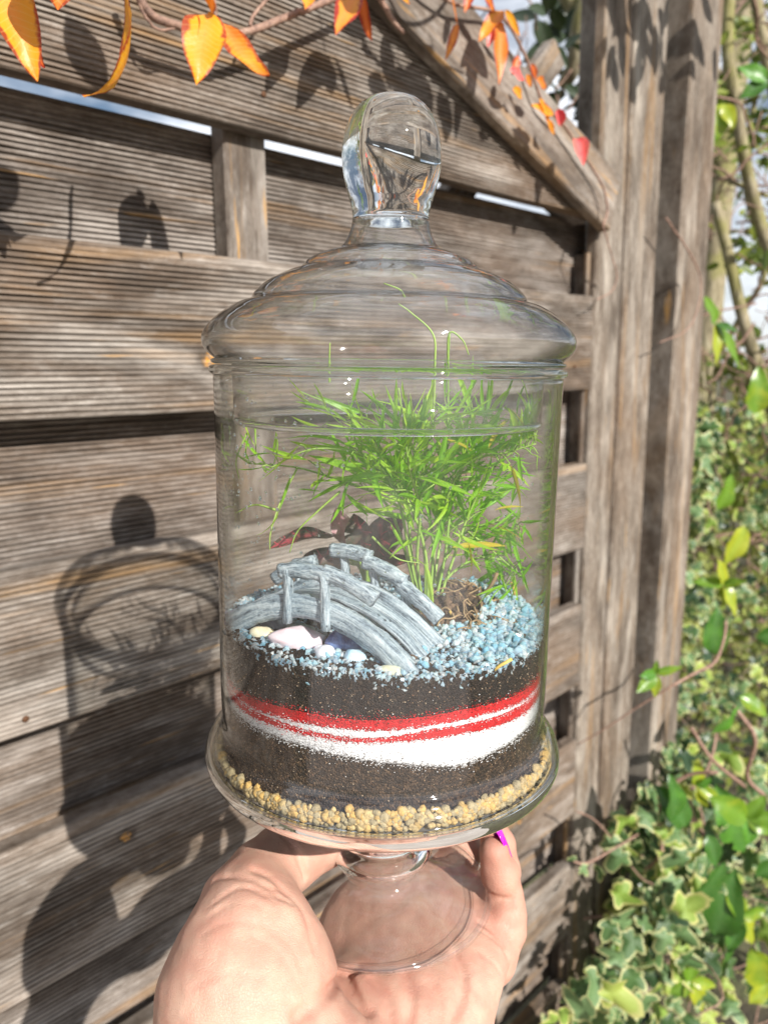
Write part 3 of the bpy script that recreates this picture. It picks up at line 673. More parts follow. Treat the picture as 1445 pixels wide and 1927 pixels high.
# droplets of condensation on the inside of the glass
g = MB()
for k in range(520):
    if k < 260: a, z = R(random.gauss(-48, 16)), random.gauss(.232, .020)
    else: a, z = R(random.uniform(-100, 100)), random.uniform(.165, .262)
    if z > .264 or z < .178: continue
    s = min(.0009, random.expovariate(1/.00028) + .00015); r = .0762 - s*.12
    V, F = ICO1; rad = np.array([math.sin(a), -math.cos(a), 0]); V2 = V - np.outer(V @ rad, rad) * .45
    g.add(V2 * s + rad*r + np.array([0, 0, z]), F)
tag(link('water_droplets', g.mesh('water_droplets', solid_glass('water')), None, JM.copy()), 'small water droplets clinging to the inside of the jar wall', 'droplets', kind='stuff')

# ------------------------------------------------------------------ leaves
def leaf_mat(name, c1, c2, rough=.45, trans=.35, vein=(.5, .3), edge=None, spec=.5, rnd=.25, scale=60, wv=0.0):
    """edge: colour towards the margin (variegated leaf); attribute 'edge' 0 middle .. 1 margin, 'rib' 1 at the midrib"""
    t = NT(name); oi = t.n('ObjectInfo'); co = t.coord('Object')
    ge = t.n('Attribute', _attribute_name='tone').outputs['Color']; sp = t.n('SeparateColor', Color=ge)
    n1 = t.noise(co, scale, 4, .6)
    n1 = t.math('ADD', n1, t.math('MULTIPLY', t.math('SUBTRACT', t.math('ADD', oi.outputs['Random'], sp.outputs[2]), 1.0), rnd))
    c = t.mix(t.ramp(n1, [(.35, 0), (.65, 1)]), c1, c2)
    if edge:
        e = t.math('ADD', sp.outputs[0], t.math('MULTIPLY', t.math('SUBTRACT', t.noise(co, scale*1.5, 3, .6), .5), .9))
        c = t.mix(t.ramp(e, [(edge[1], 0), (edge[1] + .14, 1)]), c, edge[0])
    c = t.mix(t.math('MULTIPLY', sp.outputs[1], vein[1]), c, tuple(min(1, x*1.6 + .06) for x in c1))
    c = t.mix(t.math('MULTIPLY', t.ramp(t.noise(co, scale*7, 4, .7), [(.60, 0), (.72, 1)]), .45), c, t.mix(.6, c, (.10, .05, .015)))
    vw = t.n('TexWave', _wave_type='BANDS', _bands_direction='X', Vector=t.n('VectorMath', _operation='ADD', i0=co, i1=t.n('CombineXYZ', X=t.math('MULTIPLY', t.math('ABSOLUTE', t.n('SeparateXYZ', Vector=co).outputs['Y']), -.8), Y=0.0, Z=0.0).outputs[0]).outputs[0], Scale=wv, Distortion=1.0).outputs['Fac']
    c = t.mix(t.math('MULTIPLY', t.ramp(vw, [(.90, 0), (.99, 1)]), .16 if wv else 0.0), c, (.85, .70, .25))
    nb = t.bump(t.math('ADD', t.noise(co, scale*6, 3), t.math('MULTIPLY', sp.outputs[1], -.8)), .35, .001)
    p = t.bsdf(Base__Color=c, Roughness=rough, Normal=nb, **{'Specular IOR Level': spec})
    tl = t.n('BsdfTranslucent', Color=t.mix(1.0, c, (1.25, 1.2, .8), 'MULTIPLY')).outputs[0]
    return t.end(t.n('MixShader', Fac=trans, i1=p, i2=tl).outputs[0])
def leaf_geo(L, W, n=8, curl=.0, fold=.25, droop=.0, tip=.55, wave=0.0, seed=0, twist=0, hook=0):
    """pointed leaf along +X, upper side +Z; three strips each side of the midrib"""
    V = []; A = []; F = []; x = z = 0.0; ang = 0.0; cols = (-1, -.55, 0, .55, 1)
    for i in range(n + 1):
        u = i / n
        w = W/2 * (math.sin(PI * u ** tip) ** .85 if 0 < u < 1 else .02)
        tw = twist * u
        for cI in cols:
            y = cI * w; zz = abs(cI) * w * fold + wave * W * .15 * math.sin(u*11 + seed + cI*2) * abs(cI)
            yy = y * math.cos(tw) - zz * math.sin(tw); z2 = y * math.sin(tw) + zz * math.cos(tw)
            V.append((x - z2*math.sin(ang), yy, z + z2*math.cos(ang))); A.append((max(abs(cI)*.8 + .25*max(0, u-.8)/.2, 0), 1.0 if cI == 0 else 0, .5))
        ang -= (curl + (hook * u**2)) / n; x += L/n * math.cos(ang); z += L/n * math.sin(ang)
    for i in range(n):
        for k in range(4): F.append((i*5+k, (i+1)*5+k, (i+1)*5+k+1, i*5+k+1))
    return np.array(V), F, np.array(A)
def ivy_geo(S, seed, cup=.2):
    rd = random.Random(seed); lob = [(-150, .55), (-112, .50), (-78, .80), (-48, .50), (0, 1.15), (48, .50), (78, .80), (112, .50), (150, .55), (180, .28)]
    pts = []; m = len(lob)
    for i in range(m):
        a0, r0 = lob[i]; a1, r1 = lob[(i+1) % m]; a1 = a1 + (360 if a1 < a0 else 0)
        for k in range(3):
            u = k/3; uu = u*u*(3-2*u); r = r0*(1-uu) + r1*uu; pts.append((math.radians(a0*(1-u) + a1*u), r * rd.uniform(.93, 1.07)))
    V = [(0, 0, 0)]; A = [(0, .6, .5)]; F = []; K = len(pts)
    for q, (f, e) in enumerate(((.4, .15), (.75, .55), (1, 1.0))):
        for a, r in pts:
            x, y = S*.62*f*r*math.cos(a), S*.62*f*r*math.sin(a); rib = max(0, 1 - abs(y)/(S*.02)) if x > 0 else 0
            V.append((x, y, cup * math.hypot(x, y) * (.6 + .5*math.cos(3*a + seed)) * f - .12*S*f*f)); A.append((e, rib*.6, .5))
    for i in range(K): F.append((0, 1 + i, 1 + (i+1) % K))
    for q in range(2):
        for i in range(K):
            a = 1 + q*K + i; b = 1 + q*K + (i+1) % K; F.append((a, a+K, b+K, b))
    return np.array(V), F, np.array(A)
def gmesh(name, geo, m): V, F, A = geo; return mesh(name, V, F, m, True, {'tone': A})
def put(name, me, parent, M4, inv):
    o = bpy.data.objects.new(name, me); col.objects.link(o); o.parent = parent; o.matrix_local = inv @ M4; return o
def addgeo(mb, geo, M4, s=1.0, rnd=None):
    V, F, A = geo; A = A.copy(); A[:, 2] = random.random() if rnd is None else rnd
    m = np.array(M4)[:3, :3] * s; mb.add(V @ m.T + np.array(M4)[:3, 3], F, A)

# ------------------------------------------------------------------ fern-like plant in the jar
M['fern'] = leaf_mat('fern_blade', (.22, .52, .012), (.46, .70, .04), rough=.36, trans=.5, vein=(0, .25), rnd=.6)
M['fern_stem'] = leaf_mat('fern_stem', (.20, .36, .05), (.34, .50, .10), trans=.1)
M['fern_yellow'] = leaf_mat('yellowing_blade', (.45, .40, .02), (.60, .45, .03), trans=.4)
fern = empty('fern_plant', at(806, 1160, .362)); tag(fern, 'bright green wispy asparagus fern filling the top of the jar', 'plant')
FI = fern.matrix_basis.inverted(); FI = Matrix.Translation(-fern.location)
base = (806, 1165, .362)
ST = [  # stems: pixel direction and true distance of each point
    [(800, 1160, .362), (800, 1060, .362), (790, 960, .36), (800, 860, .35), (815, 790, .345)],
    [(806, 1165, .362), (815, 1050, .365), (830, 940, .366), (842, 820, .362), (843, 700, .356), (846, 628, .352)],
    [(812, 1160, .365), (835, 1060, .37), (850, 950, .372), (880, 860, .37), (930, 790, .365)],
    [(815, 1165, .365), (850, 1060, .37), (885, 960, .372), (930, 880, .365), (1000, 825, .36)],
    [(795, 1160, .362), (775, 1050, .36), (765, 960, .352), (740, 880, .342), (690, 810, .332)],
    [(795, 1165, .360), (770, 1040, .352), (745, 930, .340), (690, 860, .328), (590, 845, .32), (500, 885, .318)],
    [(792, 1162, .362), (760, 1030, .362), (720, 940, .36), (640, 905, .355), (560, 880, .35), (470, 872, .348)],
    [(805, 1165, .36), (800, 1040, .352), (760, 930, .345), (700, 890, .34), (620, 925, .335)],
    [(810, 1165, .367), (830, 1070, .378), (880, 1000, .385), (960, 980, .385), (1005, 1000, .38)],
    [(808, 1160, .368), (815, 1050, .38), (800, 930, .39), (740, 830, .395), (640, 770, .39), (560, 735, .385)],
    [(806, 1165, .366), (825, 1040, .38), (850, 920, .39), (900, 820, .395), (925, 730, .39)],
    [(800, 1165, .36), (785, 1060, .348), (790, 960, .335), (770, 880, .325), (760, 800, .32), (750, 730, .318)],
    [(806, 1165, .362), (822, 1010, .358), (870, 880, .35), (960, 850, .34), (1008, 835, .338)],
    [(806, 1165, .366), (840, 1090, .375), (900, 1050, .38), (960, 1060, .38), (995, 1085, .378)],
]
blade = [gmesh('blade', leaf_geo(1, w, 5, curl=c, fold=.35, tip=.75, twist=tw), M['fern']) for w, c, tw in ((.10, .3, .5), (.085, -.3, -.6), (.12, .6, .2), (.075, .1, 1.0), (.10, -.6, .3), (.09, .9, -.4))]
blade_y = gmesh('blade', leaf_geo(1, .11, 5, curl=.5, fold=.35, tip=.75, twist=.5), M['fern_yellow'])
bgeo = [leaf_geo(1, w, 4, curl=c, fold=.35, tip=.75, twist=tw) for w, c, tw in ((.09, .3, .5), (.08, -.4, -.6), (.10, .7, .2), (.075, 0, 1.0))]
rng = random.Random(3); fol = MB(); nleaf = 0
JAX = lambda z: JM @ Vector((0, 0, z))
def inside(p):
    q = JI @ p; rr = math.hypot(q.x, q.y)
    lim = .070 if q.z < .244 else .066
    if rr > lim: q.x *= lim/rr; q.y *= lim/rr
    return JM @ q
def basis(d, roll, p, s):
    X = d.normalized(); n = Vector((rng.uniform(-1, 1), rng.uniform(-1, 1), rng.uniform(-.2, 1.2))); f = frame(X, n)
    f = Matrix.Translation(p) @ f @ Matrix.Scale(s, 4); return f
cands = []
for si, cp in enumerate(ST):
    W = [at(*c) for c in cp]; W = [inside(w) for w in W]; P = catmull([tuple(w) for w in W], 8)
    rad = np.linspace(.0009, .00032, len(P)); V, F = tube(P - np.array(fern.location), rad, 5)
    link('stem', mesh('stem', V, F, M['fern_stem'], True, {'tone': np.full((len(V), 3), .5)}), fern)
    n = len(P); start = int(n*(.40 if cp[-1][0] < 780 else .33))
    for i in range(start, n):
        zl = (JI @ Vector(P[i])).z
        if zl > .248: continue
        left = (JI @ Vector(P[i])).x < -.012
        for c in range((1 if rng.random() < .33 else 0) if left else rng.choice([1, 1, 2])):
            p = Vector(P[i]); tdir = Vector(P[min(i+1, n-1)] - P[i-1]).normalized()
            # a short side twig with a fan of blades at its end
            side = Vector((rng.gauss(0, 1), rng.gauss(0, 1), rng.gauss(0, .7))); side = (side - tdir*side.dot(tdir)).normalized()
            tw = rng.uniform(.001, .013); q = inside(p + (side*.8 + tdir*.5 + Vector((0, 0, .15))).normalized() * tw)
            if tw > .004: cands.append(('twig', p, q))
            for b in range(rng.choice([1, 2, 2, 3])):
                d = (side*rng.uniform(.3, 1.1) + tdir*rng.uniform(.1, 1.0) + Vector((rng.gauss(0, .5), rng.gauss(0, .5), rng.gauss(.15, .45)))).normalized()
                cands.append(('blade', q, d, rng.uniform(.013, .030)))
extra_twigs = [  # straggling single shoots reaching into the lid and down the left wall
    [(843, 700, .356), (845, 628, .352), (870, 640, .352), (882, 668, .352)], [(815, 790, .345), (818, 690, .34), (815, 630, .34), (775, 590, .34), (750, 572, .34)],
    [(620, 720, .35), (620, 680, .35), (621, 645, .35)],
    [(470, 872, .348), (450, 858, .348), (432, 850, .35)], [(762, 560, .35), (752, 545, .35), (722, 533, .35)], [(640, 925, .33), (600, 960, .33), (560, 1000, .33), (545, 1040, .33)],
    [(560, 880, .34), (530, 940, .34), (510, 1000, .335), (508, 1035, .335)], [(520, 960, .34), (480, 950, .345), (445, 965, .35)], [(700, 1010, .34), (745, 1050, .34), (790, 1060, .34)],
    [(480, 800, .345), (482, 850, .345)], [(465, 815, .35), (445, 865, .35), (450, 900, .35)], [(880, 1000, .37), (930, 1040, .37), (1000, 1090, .37)]]
tmb = MB()
for cp in extra_twigs:
    P = catmull([tuple(inside(at(*c))) for c in cp], 6); V, F = tube(P, np.linspace(.0006, .00025, len(P)), 4); tmb.add(V, F, (0, 0, .8))
for c in cands:
    if c[0] == 'twig': V, F = tube([c[1], (c[1]+c[2])/2 + Vector((0, 0, .0008)), c[2]], .0003, 4); tmb.add(V, F, (0, 0, rng.random()))
tm = tmb.mesh('twigs', M['fern_stem']); tm.transform(FI); link('twigs', tm, fern)['kind'] = 'stuff'
hand_placed = [((435, 785), (462, 850), .35, .014), ((540, 710), (600, 775), .385, .02), ((545, 735), (600, 790), .38, .02), ((676, 700), (672, 790), .36, .024), ((757, 715), (752, 790), .33, .02),
    ((700, 730), (716, 790), .35, .018), ((925, 700), (925, 790), .37, .02), ((990, 720), (950, 790), .37, .022), ((870, 730), (835, 790), .35, .02), ((590, 720), (640, 780), .37, .018), ((615, 890), (570, 930), .34, .016),
    ((545, 830), (620, 850), .325, .022), ((548, 895), (524, 960), .33, .022), ((525, 960), (508, 1035), .33, .022), ((470, 820), (455, 850), .35, .012), ((523, 825), (532, 885), .345, .016), ((600, 865), (605, 910), .34, .012),
    ((690, 880), (640, 870), .33, .014), ((560, 920), (615, 925), .33, .016), ((640, 905), (720, 890), .335, .018), ((660, 940), (740, 985), .33, .024), ((735, 985), (765, 1045), .33, .018), ((765, 1045), (820, 1058), .335, .014),
    ((800, 1060), (822, 1145), .345, .024), ((740, 860), (660, 840), .33, .02), ((900, 900), (865, 980), .335, .024), ((925, 860), (880, 940), .335, .024), ((960, 830), (1010, 850), .34, .018), ((960, 850), (1010, 900), .36, .022),
    ((900, 980), (895, 1030), .34, .016), ((920, 1000), (985, 960), .35, .018), ((850, 1000), (930, 1060), .35, .022), ((880, 1040), (912, 1085), .355, .016), ((760, 920), (740, 800), .335, .028), ((820, 900), (870, 800), .33, .03),
    ((780, 1000), (745, 920), .345, .022), ((870, 950), (960, 880), .335, .028), ((830, 840), (790, 760), .335, .024), ((640, 780), (560, 745), .37, .022), ((620, 810), (540, 800), .36, .022)]
for a, b, Y, L in hand_placed:
    p = inside(at(*a, Y)); q = at(*b, Y + rng.uniform(-.006, .006)); d = q - p; L2 = d.length
    put('leaf', blade[rng.randrange(6)], fern, basis(d, 0, p, max(L2, .010)), FI); nleaf += 1
bl = [c for c in cands if c[0] == 'blade']; rng.shuffle(bl)
bl.sort(key=lambda c: c[1].y)
for i, c in enumerate(bl):
    _, p, d, L = c; q = inside(p + d*L); d = q - p
    if d.length < .003: continue
    if nleaf < 290:
        yel = (JI @ p).x > .03 and rng.random() < .10
        put('leaf', blade_y if yel else blade[rng.randrange(6)], fern, basis(d, 0, p, d.length), FI); nleaf += 1
    else: addgeo(fol, bgeo[rng.randrange(4)], FI @ basis(d, 0, p, d.length), 1.0)
link('foliage', fol.mesh('foliage', M['fern']), fern)['kind'] = 'stuff'
for a, b, Y in [((915, 985), (1000, 1000), .36), ((930, 960), (985, 940), .36), ((880, 1020), (900, 1080), .355), ((850, 1030), (960, 1010), .36), ((745, 940), (775, 960), .34)]:
    p = inside(at(*a, Y)); d = at(*b, Y) - p; put('leaf', blade_y, fern, basis(d, 0, p, d.length), FI)

# ------------------------------------------------------------------ red veined nerve plant
t = NT('nerve_leaf'); co = t.coord('Object', (1, 1, .3))
vo = t.n('TexVoronoi', _feature='DISTANCE_TO_EDGE', Vector=t.n('VectorMath', _operation='ADD', i0=co, i1=t.n('VectorMath', _operation='SCALE', i0=t.noise(co, 120, 2, .5, 0, 'Color'), Scale=.004).outputs[0]).outputs[0], Scale=190)
sp = t.n('SeparateColor', Color=t.n('Attribute', _attribute_name='tone').outputs['Color'])
ve = t.math('MAXIMUM', t.ramp(vo.outputs['Distance'], [(.02, 1), (.06, 0)]), t.math('MULTIPLY', sp.outputs[1], .8))
c = t.mix(t.ramp(t.noise(co, 200, 3), [(.4, 0), (.6, 1)]), (.032, .042, .018), (.060, .040, .024))
red = t.math('MULTIPLY', ve, t.ramp(t.noise(co, 45, 2), [(.47, .06), (.6, 1)]))
c = t.mix(t.math('MULTIPLY', red, .8), c, (.55, .05, .09)); p = t.bsdf(Base__Color=c, Roughness=.45, Normal=t.bump(ve, -.6, .0006))
M['nerve'] = t.end(t.n('MixShader', Fac=.2, i1=p, i2=t.n('BsdfTranslucent', Color=c).outputs[0]).outputs[0])
ner = empty('nerve_plant', at(690, 1090, .375)); tag(ner, 'small dark leaved plant with red veins behind the bridge', 'plant'); NI = Matrix.Translation(-ner.location)
M['pink'] = leaf_mat('pink_leaf', (.45, .18, .22), (.62, .42, .42), trans=.3, vein=(0, .4), scale=300)
for a, b, Y0, Y1, w, nrm, mm, cu in [((640, 1010), (518, 990), .372, .345, .34, (0, -.3, 1), 'nerve', .5), ((655, 1030), (630, 955), .37, .372, .55, (.2, -1, .2), 'pink', -.2), ((680, 1050), (668, 968), .362, .360, .62, (.2, -1, .1), 'nerve', .3),
    ((705, 1060), (712, 975), .368, .364, .60, (-.3, -1, .25), 'nerve', .3), ((715, 1055), (750, 985), .37, .38, .55, (-.4, -.9, .4), 'nerve', .4), ((660, 1060), (565, 1048), .385, .385, .55, (0, -1, .8), 'nerve', .2),
    ((690, 1040), (760, 965), .382, .39, .5, (-.2, -1, .5), 'nerve', .4), ((700, 1070), (770, 1045), .378, .37, .4, (0, -.8, .9), 'nerve', .3), ((650, 1050), (600, 1065), .378, .37, .6, (0, -.8, .9), 'nerve', .2)]:
    p, q = at(*a, Y0), at(*b, Y1); L = (q - p).length
    me = gmesh('leaf', leaf_geo(L, L*w*.98, 12, curl=cu, fold=.3, tip=1.0, wave=.35, seed=a[0]), M[mm]); put('leaf', me, ner, Matrix.Translation(p) @ frame(q - p, nrm), NI)
    V, F = tube(catmull([tuple(p), tuple((p + ner.location)/2 + Vector((.001, 0, .002))), tuple(ner.location - Vector((0, 0, .004)))], 4) - np.array(ner.location), .0009, 6)
    link('stem', mesh('stem', V, F, M['fern_stem'], True, {'tone': np.full((len(V), 3), .4)}), ner)

# ------------------------------------------------------------------ climbing vine with orange leaves across the top
M['orange'] = leaf_mat('autumn_leaf', (.60, .16, .008), (.78, .36, .012), rough=.42, trans=.35, vein=(0, .5), edge=((.36, .05, .01), .60), rnd=.9, scale=40, wv=70.0)
M['red_leaf'] = leaf_mat('red_autumn_leaf', (.55, .12, .02), (.75, .30, .03), rough=.42, trans=.35, vein=(0, .4), edge=((.35, .03, .02), .5), rnd=.8, scale=50)
M['bud'] = leaf_mat('pink_bud', (.62, .05, .07), (.75, .16, .14), rough=.4, trans=.2, scale=90)
t = NT('bark'); n1 = t.noise(t.coord('Object'), 160, 6, .7); M['twig'] = t.end(t.bsdf(Base__Color=t.ramp(n1, [(.3, (.11, .065, .05)), (.55, (.30, .18, .13)), (.75, (.44, .33, .26))]), Roughness=.7, Normal=t.bump(n1, .8, .002)))
vine = empty('climbing_vine', atf(620, -60, .04)); tag(vine, 'trailing vine with orange and yellow leaves hanging over the fence top', 'vine'); VI = Matrix.Translation(-vine.location)
def vstem(cp, r0, r1, name='stem', parent=None, inv=None, m=None, seg=8, n=8):
    P = catmull([tuple(at(*c)) if parent else tuple(atf(c[0], c[1], .034)) for c in cp], n); P = P + np.array([[.0006*noise.noise(Vector((i*.7, k*9, r0*999))) for k in range(3)] for i in range(len(P))])
    par = parent or vine; V, F = tube(P, np.linspace(r0, r1, len(P)), seg); me = mesh(name, V, F, m or M['twig']); me.transform(inv or VI); return link(name, me, par)
vstem([(240, -60, .50), (262, -5, .50), (290, 32, .49), (335, 48, .48), (398, 70, .48), (470, 58, .49), (560, 24, .50), (640, -8, .52), (760, -60, .55)], .0032, .0030)
vstem([(255, -20, .50), (272, 28, .492), (300, 56, .486), (340, 50, .483)], .0013, .0010)
vstem([(470, 50, .49), (478, 28, .495), (510, -10, .50)], .0017, .0014)
vstem([(398, 70, .48), (402, 45, .475), (408, 20, .47), (400, -20, .47)], .0010, .0008)
vstem([(700, -30, .62), (740, 40, .68), (760, 62, .70)], .0030, .0018)
vstem([(760, -60, .55), (850, 5, .62), (940, 28, .70), (990, 110, .78), (1020, 190, .84), (1060, 235, .90), (1100, 295, .98), (1133, 350, 1.04), (1142, 395, 1.06), (1134, 425, 1.07)], .0020, .0016)
vstem([(1134, 425, 1.07), (1150, 480, 1.07), (1160, 520, 1.08), (1150, 548, 1.08), (1122, 564, 1.09)], .0011, .0009)
vstem([(1252, 410, 1.28), (1290, 465, 1.27), (1316, 520, 1.27), (1312, 580, 1.27), (1290, 622, 1.28), (1240, 645, 1.30)], .0016, .0010)
def vleaf(a, b, Y0, Y1, w, nrm, m='orange', curl=.2, hook=0, fold=.3, n=12, tip=.72, parent=None, inv=None, name='leaf', petiole=True):
    p, q = (at(*a, Y0), at(*b, Y1)) if parent else (atf(*a, .112 if a[0] < 520 else .055), atf(*b, (.112 if a[0] < 520 else .055) + min(.03, max(-.02, (Y0 - Y1)*2)))); L = (q - p).length * (1 + .10*abs(curl) + .25*abs(hook)**1.2)
    me = gmesh('leaf', leaf_geo(L, L*w*(.82 if not parent else 1), n, curl=curl, fold=fold, hook=hook, tip=tip, wave=.5, seed=a[0] % 7), M[m] if isinstance(m, str) else m)
    return put(name, me, parent or vine, Matrix.Translation(p) @ frame(q - p, nrm), inv or VI)
toC = (0, -1, .15)
vleaf((-25, -70), (52, 78), .46, .44, .50, (.5, -1, .3), curl=.3, hook=.9, m='orange'); vleaf((55, -30), (40, 110), .47, .46, .35, (-.9, -.5, .2), m='red_leaf', curl=.4)
vleaf((236, -30), (268, 115), .48, .45, .22, (-.8, -.6, -.1), curl=-.3, hook=-2.6, m='orange')
vleaf((392, 26), (372, 132), .462, .452, .62, (.25, -1, .2), curl=.35, tip=.7); vleaf((372, 28), (360, 128), .475, .475, .40, (-.7, -.8, .2), m='red_leaf', curl=.3)
vleaf((400, 28), (398, -25), .468, .46, .65, (.1, -1, .4), m='orange', curl=.1, tip=.9); vleaf((416, 40), (486, 172), .47, .452, .30, (.35, -.9, .3), curl=-.5, hook=-.9)
vleaf((668, -14), (636, 50), .53, .52, .42, (.2, -1, .3), m='red_leaf'); vleaf((680, -12), (690, 75), .53, .53, .36, (-.5, -.9, .2), m='red_leaf', curl=.5)
vleaf((600, -30), (575, 2), .50, .49, .5, toC); vleaf((860, 45), (845, 98), .63, .63, .30, (.3, -1, 0), m='red_leaf', hook=.8); vleaf((850, -10), (862, 48), .63, .63, .08, toC, m='red_leaf')
vleaf((742, -25), (775, 8), .60, .6, .35, toC, m='orange'); vleaf((890, -30), (875, 20), .64, .64, .45, toC, m='red_leaf'); vleaf((905, -30), (935, 28), .66, .66, .4, (.2, -1, .3), m='red_leaf')
vleaf((945, 20), (905, 60), .70, .70, .42, (0, -1, .5), m='orange', curl=.4); vleaf((938, 38), (946, 132), .72, .71, .28, (.3, -1, .1), m='orange', hook=.6); vleaf((950, 18), (975, 60), .71, .71, .3, (-.3, -1, .3), m='orange', hook=-.9)
vleaf((930, 55), (918, 85), .73, .73, .5, toC, m='bud'); vleaf((960, 130), (990, 150), .78, .78, .45, toC, m='bud'); vleaf((975, 105), (965, 140), .78, .78, .5, (.5, -1, .2), m='red_leaf'); vleaf((990, 140), (1000, 165), .80, .80, .6, toC, m='red_leaf')
vleaf((1010, 150), (1030, 165), .83, .83, .7, toC, m='orange'); vleaf((1015, 185), (1040, 240), .85, .85, .3, (.4, -1, .3), m='orange'); vleaf((1040, 215), (1005, 195), .86, .86, .4, toC, m='orange'); vleaf((1030, 225), (1045, 255), .87, .87, .4, toC, m='orange')
vleaf((1048, 205), (1056, 238), .90, .90, .75, toC, m='bud', fold=1.1); vleaf((1085, 262), (1098, 306), .97, .96, .55, toC, m='bud', fold=1.1); vleaf((1000, 120), (1010, 150), .8, .8, .5, toC, m='red_leaf'); vleaf((965, 165), (985, 185), .79, .79, .6, toC, m='orange')
# the rest of the vine above the picture's edge; its shadow falls on the boards
def shade_leaf(sx, sy, L, w, ang, tt, m='orange', roll=0.0):
    """a leaf that hangs between the sun and the board, tt metres from the board"""
    p = atf(sx, sy) + SUN * tt; d = (FD * math.sin(R(ang)) - Vector((0, 0, 1)) * math.cos(R(ang)))
    me = gmesh('leaf', leaf_geo(L, L*w, 10, curl=.25, fold=.2, tip=.8), M[m]); put('leaf', me, vine, Matrix.Translation(p) @ frame(d, SUN + FD*roll), VI); return p
def shade_stem(pts, tt, r=.0013): P = catmull([tuple(atf(a, b) + SUN * tt) for a, b in pts], 5); V, F = tube(P, r, 6); me = mesh('stem', V, F, M['twig']); me.transform(VI); link('stem', me, vine)
T1 = .26


shade_leaf(14, 325, .052, .70, 0, .2); shade_leaf(50, 235, .050, .55, -50, .28)
shade_leaf(125, 30, .060, .50, 30, T1)
shade_leaf(605, 98, .040, .60, -20, T1); shade_leaf(612, 100, .040, .55, 12, T1); shade_leaf(630, 105, .055, .16, 32, T1, roll=.8); shade_stem([(612, 98), (608, 60), (600, 20)], T1, .0009)
for a in [(715, 135, .032, .9, -10), (755, 120, .045, .7, 5), (790, 120, .050, .7, -20), (800, 140, .055, .42, 5), (825, 170, .050, .5, 30), (842, 180, .055, .36, -3), (725, 60, .060, .36, 8), (700, 30, .05, .5, -60), (860, 110, .05, .5, 50)]:
    shade_leaf(*a[:4], a[4], T1 + random.uniform(-.03, .03))
shade_stem([(720, 60), (760, 130), (800, 150), (850, 170)], T1, .0012); shade_stem([(860, -40), (800, 60), (740, 80), (700, 20)], T1, .0022)

# ------------------------------------------------------------------ shrubbery on the right
M['ivy'] = leaf_mat('variegated_ivy', (.06, .125, .035), (.15, .245, .10), rough=.42, trans=.22, vein=(0, .35), edge=((.50, .50, .24), .70), rnd=.6, scale=45)
M['ivy_lime'] = leaf_mat('lime_ivy', (.20, .31, .05), (.38, .46, .10), rough=.42, trans=.3, vein=(0, .3), edge=((.55, .52, .20), .66), rnd=.6, scale=45)
M['glossy'] = leaf_mat('glossy_leaf', (.025, .11, .012), (.07, .22, .02), rough=.36, trans=.2, vein=(0, .3), spec=.45, rnd=.6, scale=30, wv=50.0)
M['shoot'] = leaf_mat('young_leaf', (.13, .25, .02), (.36, .40, .03), rough=.3, trans=.35, vein=(0, .3), rnd=.6, scale=30)
M['limb'] = None
t = NT('limb_bark'); n1 = t.noise(t.coord('Object', (1, 1, .35)), 45, 6, .65); n2 = t.noise(t.coord('Object'), 9, 3)
c = t.ramp(n1, [(.3, (.10, .085, .05)), (.5, (.24, .20, .12)), (.7, (.40, .35, .24))]); c = t.mix(t.ramp(n2, [(.45, 0), (.6, .7)]), c, (.20, .19, .05))
M['limb'] = t.end(t.bsdf(Base__Color=c, Roughness=.85, Normal=t.bump(n1, .8, .006)))
ivy = empty('ivy_shrub', (1.15, 1.6, 0)); tag(ivy, 'variegated cream edged ivy shrub climbing beside the fence posts', 'ivy'); II = Matrix.Translation(-ivy.location)
M['ivy_dark'] = leaf_mat('dark_ivy', (.018, .045, .014), (.05, .10, .03), rough=.35, trans=.15, vein=(0, .4), edge=((.30, .34, .14), .92), rnd=.6, scale=45)
ivm = [gmesh('leaf', ivy_geo(1, k, (-.25, .15, .35, .55)[k % 4]), M[('ivy', 'ivy', 'ivy_dark', 'ivy', 'ivy_lime', 'ivy_dark', 'ivy', 'ivy_lime', 'ivy')[k]]) for k in range(9)]
ivg = [ivy_geo(1, k + 10, .2) for k in range(4)]
rv = random.Random(11)
def ivy_at(px, py, n, s, big=True, up=None):
    p = atf(px, py, n)
    nrm = (SUN*.55 + Vector((rv.gauss(0, .7), rv.gauss(-.4, .6), rv.gauss(.15, .6)))); d = Vector((rv.gauss(0, .8), rv.gauss(0, .4), rv.gauss(-.7, .6)))
    return Matrix.Translation(p) @ frame(d, nrm) @ Matrix.Scale(s, 4)
# the mass: leftmost boundary of the foliage as a function of the height in view
def left_edge(py): return float(np.interp(py, [600, 760, 1000, 1200, 1400, 1500, 1560, 1640, 1700, 1760, 1850, 1927, 2000], [1330, 1315, 1310, 1300, 1270, 1215, 1150, 1180, 1170, 1150, 1100, 1050, 1000]))
cnt = 0; fm = MB(); fm2 = MB(); fm3 = MB()
explicit = [(1180, 1545, .10, .052), (1215, 1535, .12, .05), (1150, 1590, .10, .044), (1165, 1615, .12, .05), (1195, 1590, .08, .04), (1080, 1618, .13, .014), (1098, 1635, .13, .02), (1130, 1635, .12, .026), (1215, 1660, .1, .06), (1225, 1690, .12, .06),
    (1148, 1745, .16, .036), (1190, 1770, .14, .05), (1165, 1800, .15, .05), (1240, 1800, .16, .065), (1120, 1850, .18, .06), (1150, 1870, .2, .06), (1190, 1840, .18, .055), (1060, 1905, .2, .03), (1100, 1900, .2, .05), (1130, 1925, .2, .05), (1210, 1890, .2, .05),
    (1320, 835, -.05, .06), (1335, 805, -.05, .06), (1312, 850, -.04, .055), (1330, 870, -.05, .05), (1350, 1400, .05, .07), (1370, 1420, .05, .07), (1340, 1395, .05, .06), (1300, 1440, .05, .06)]
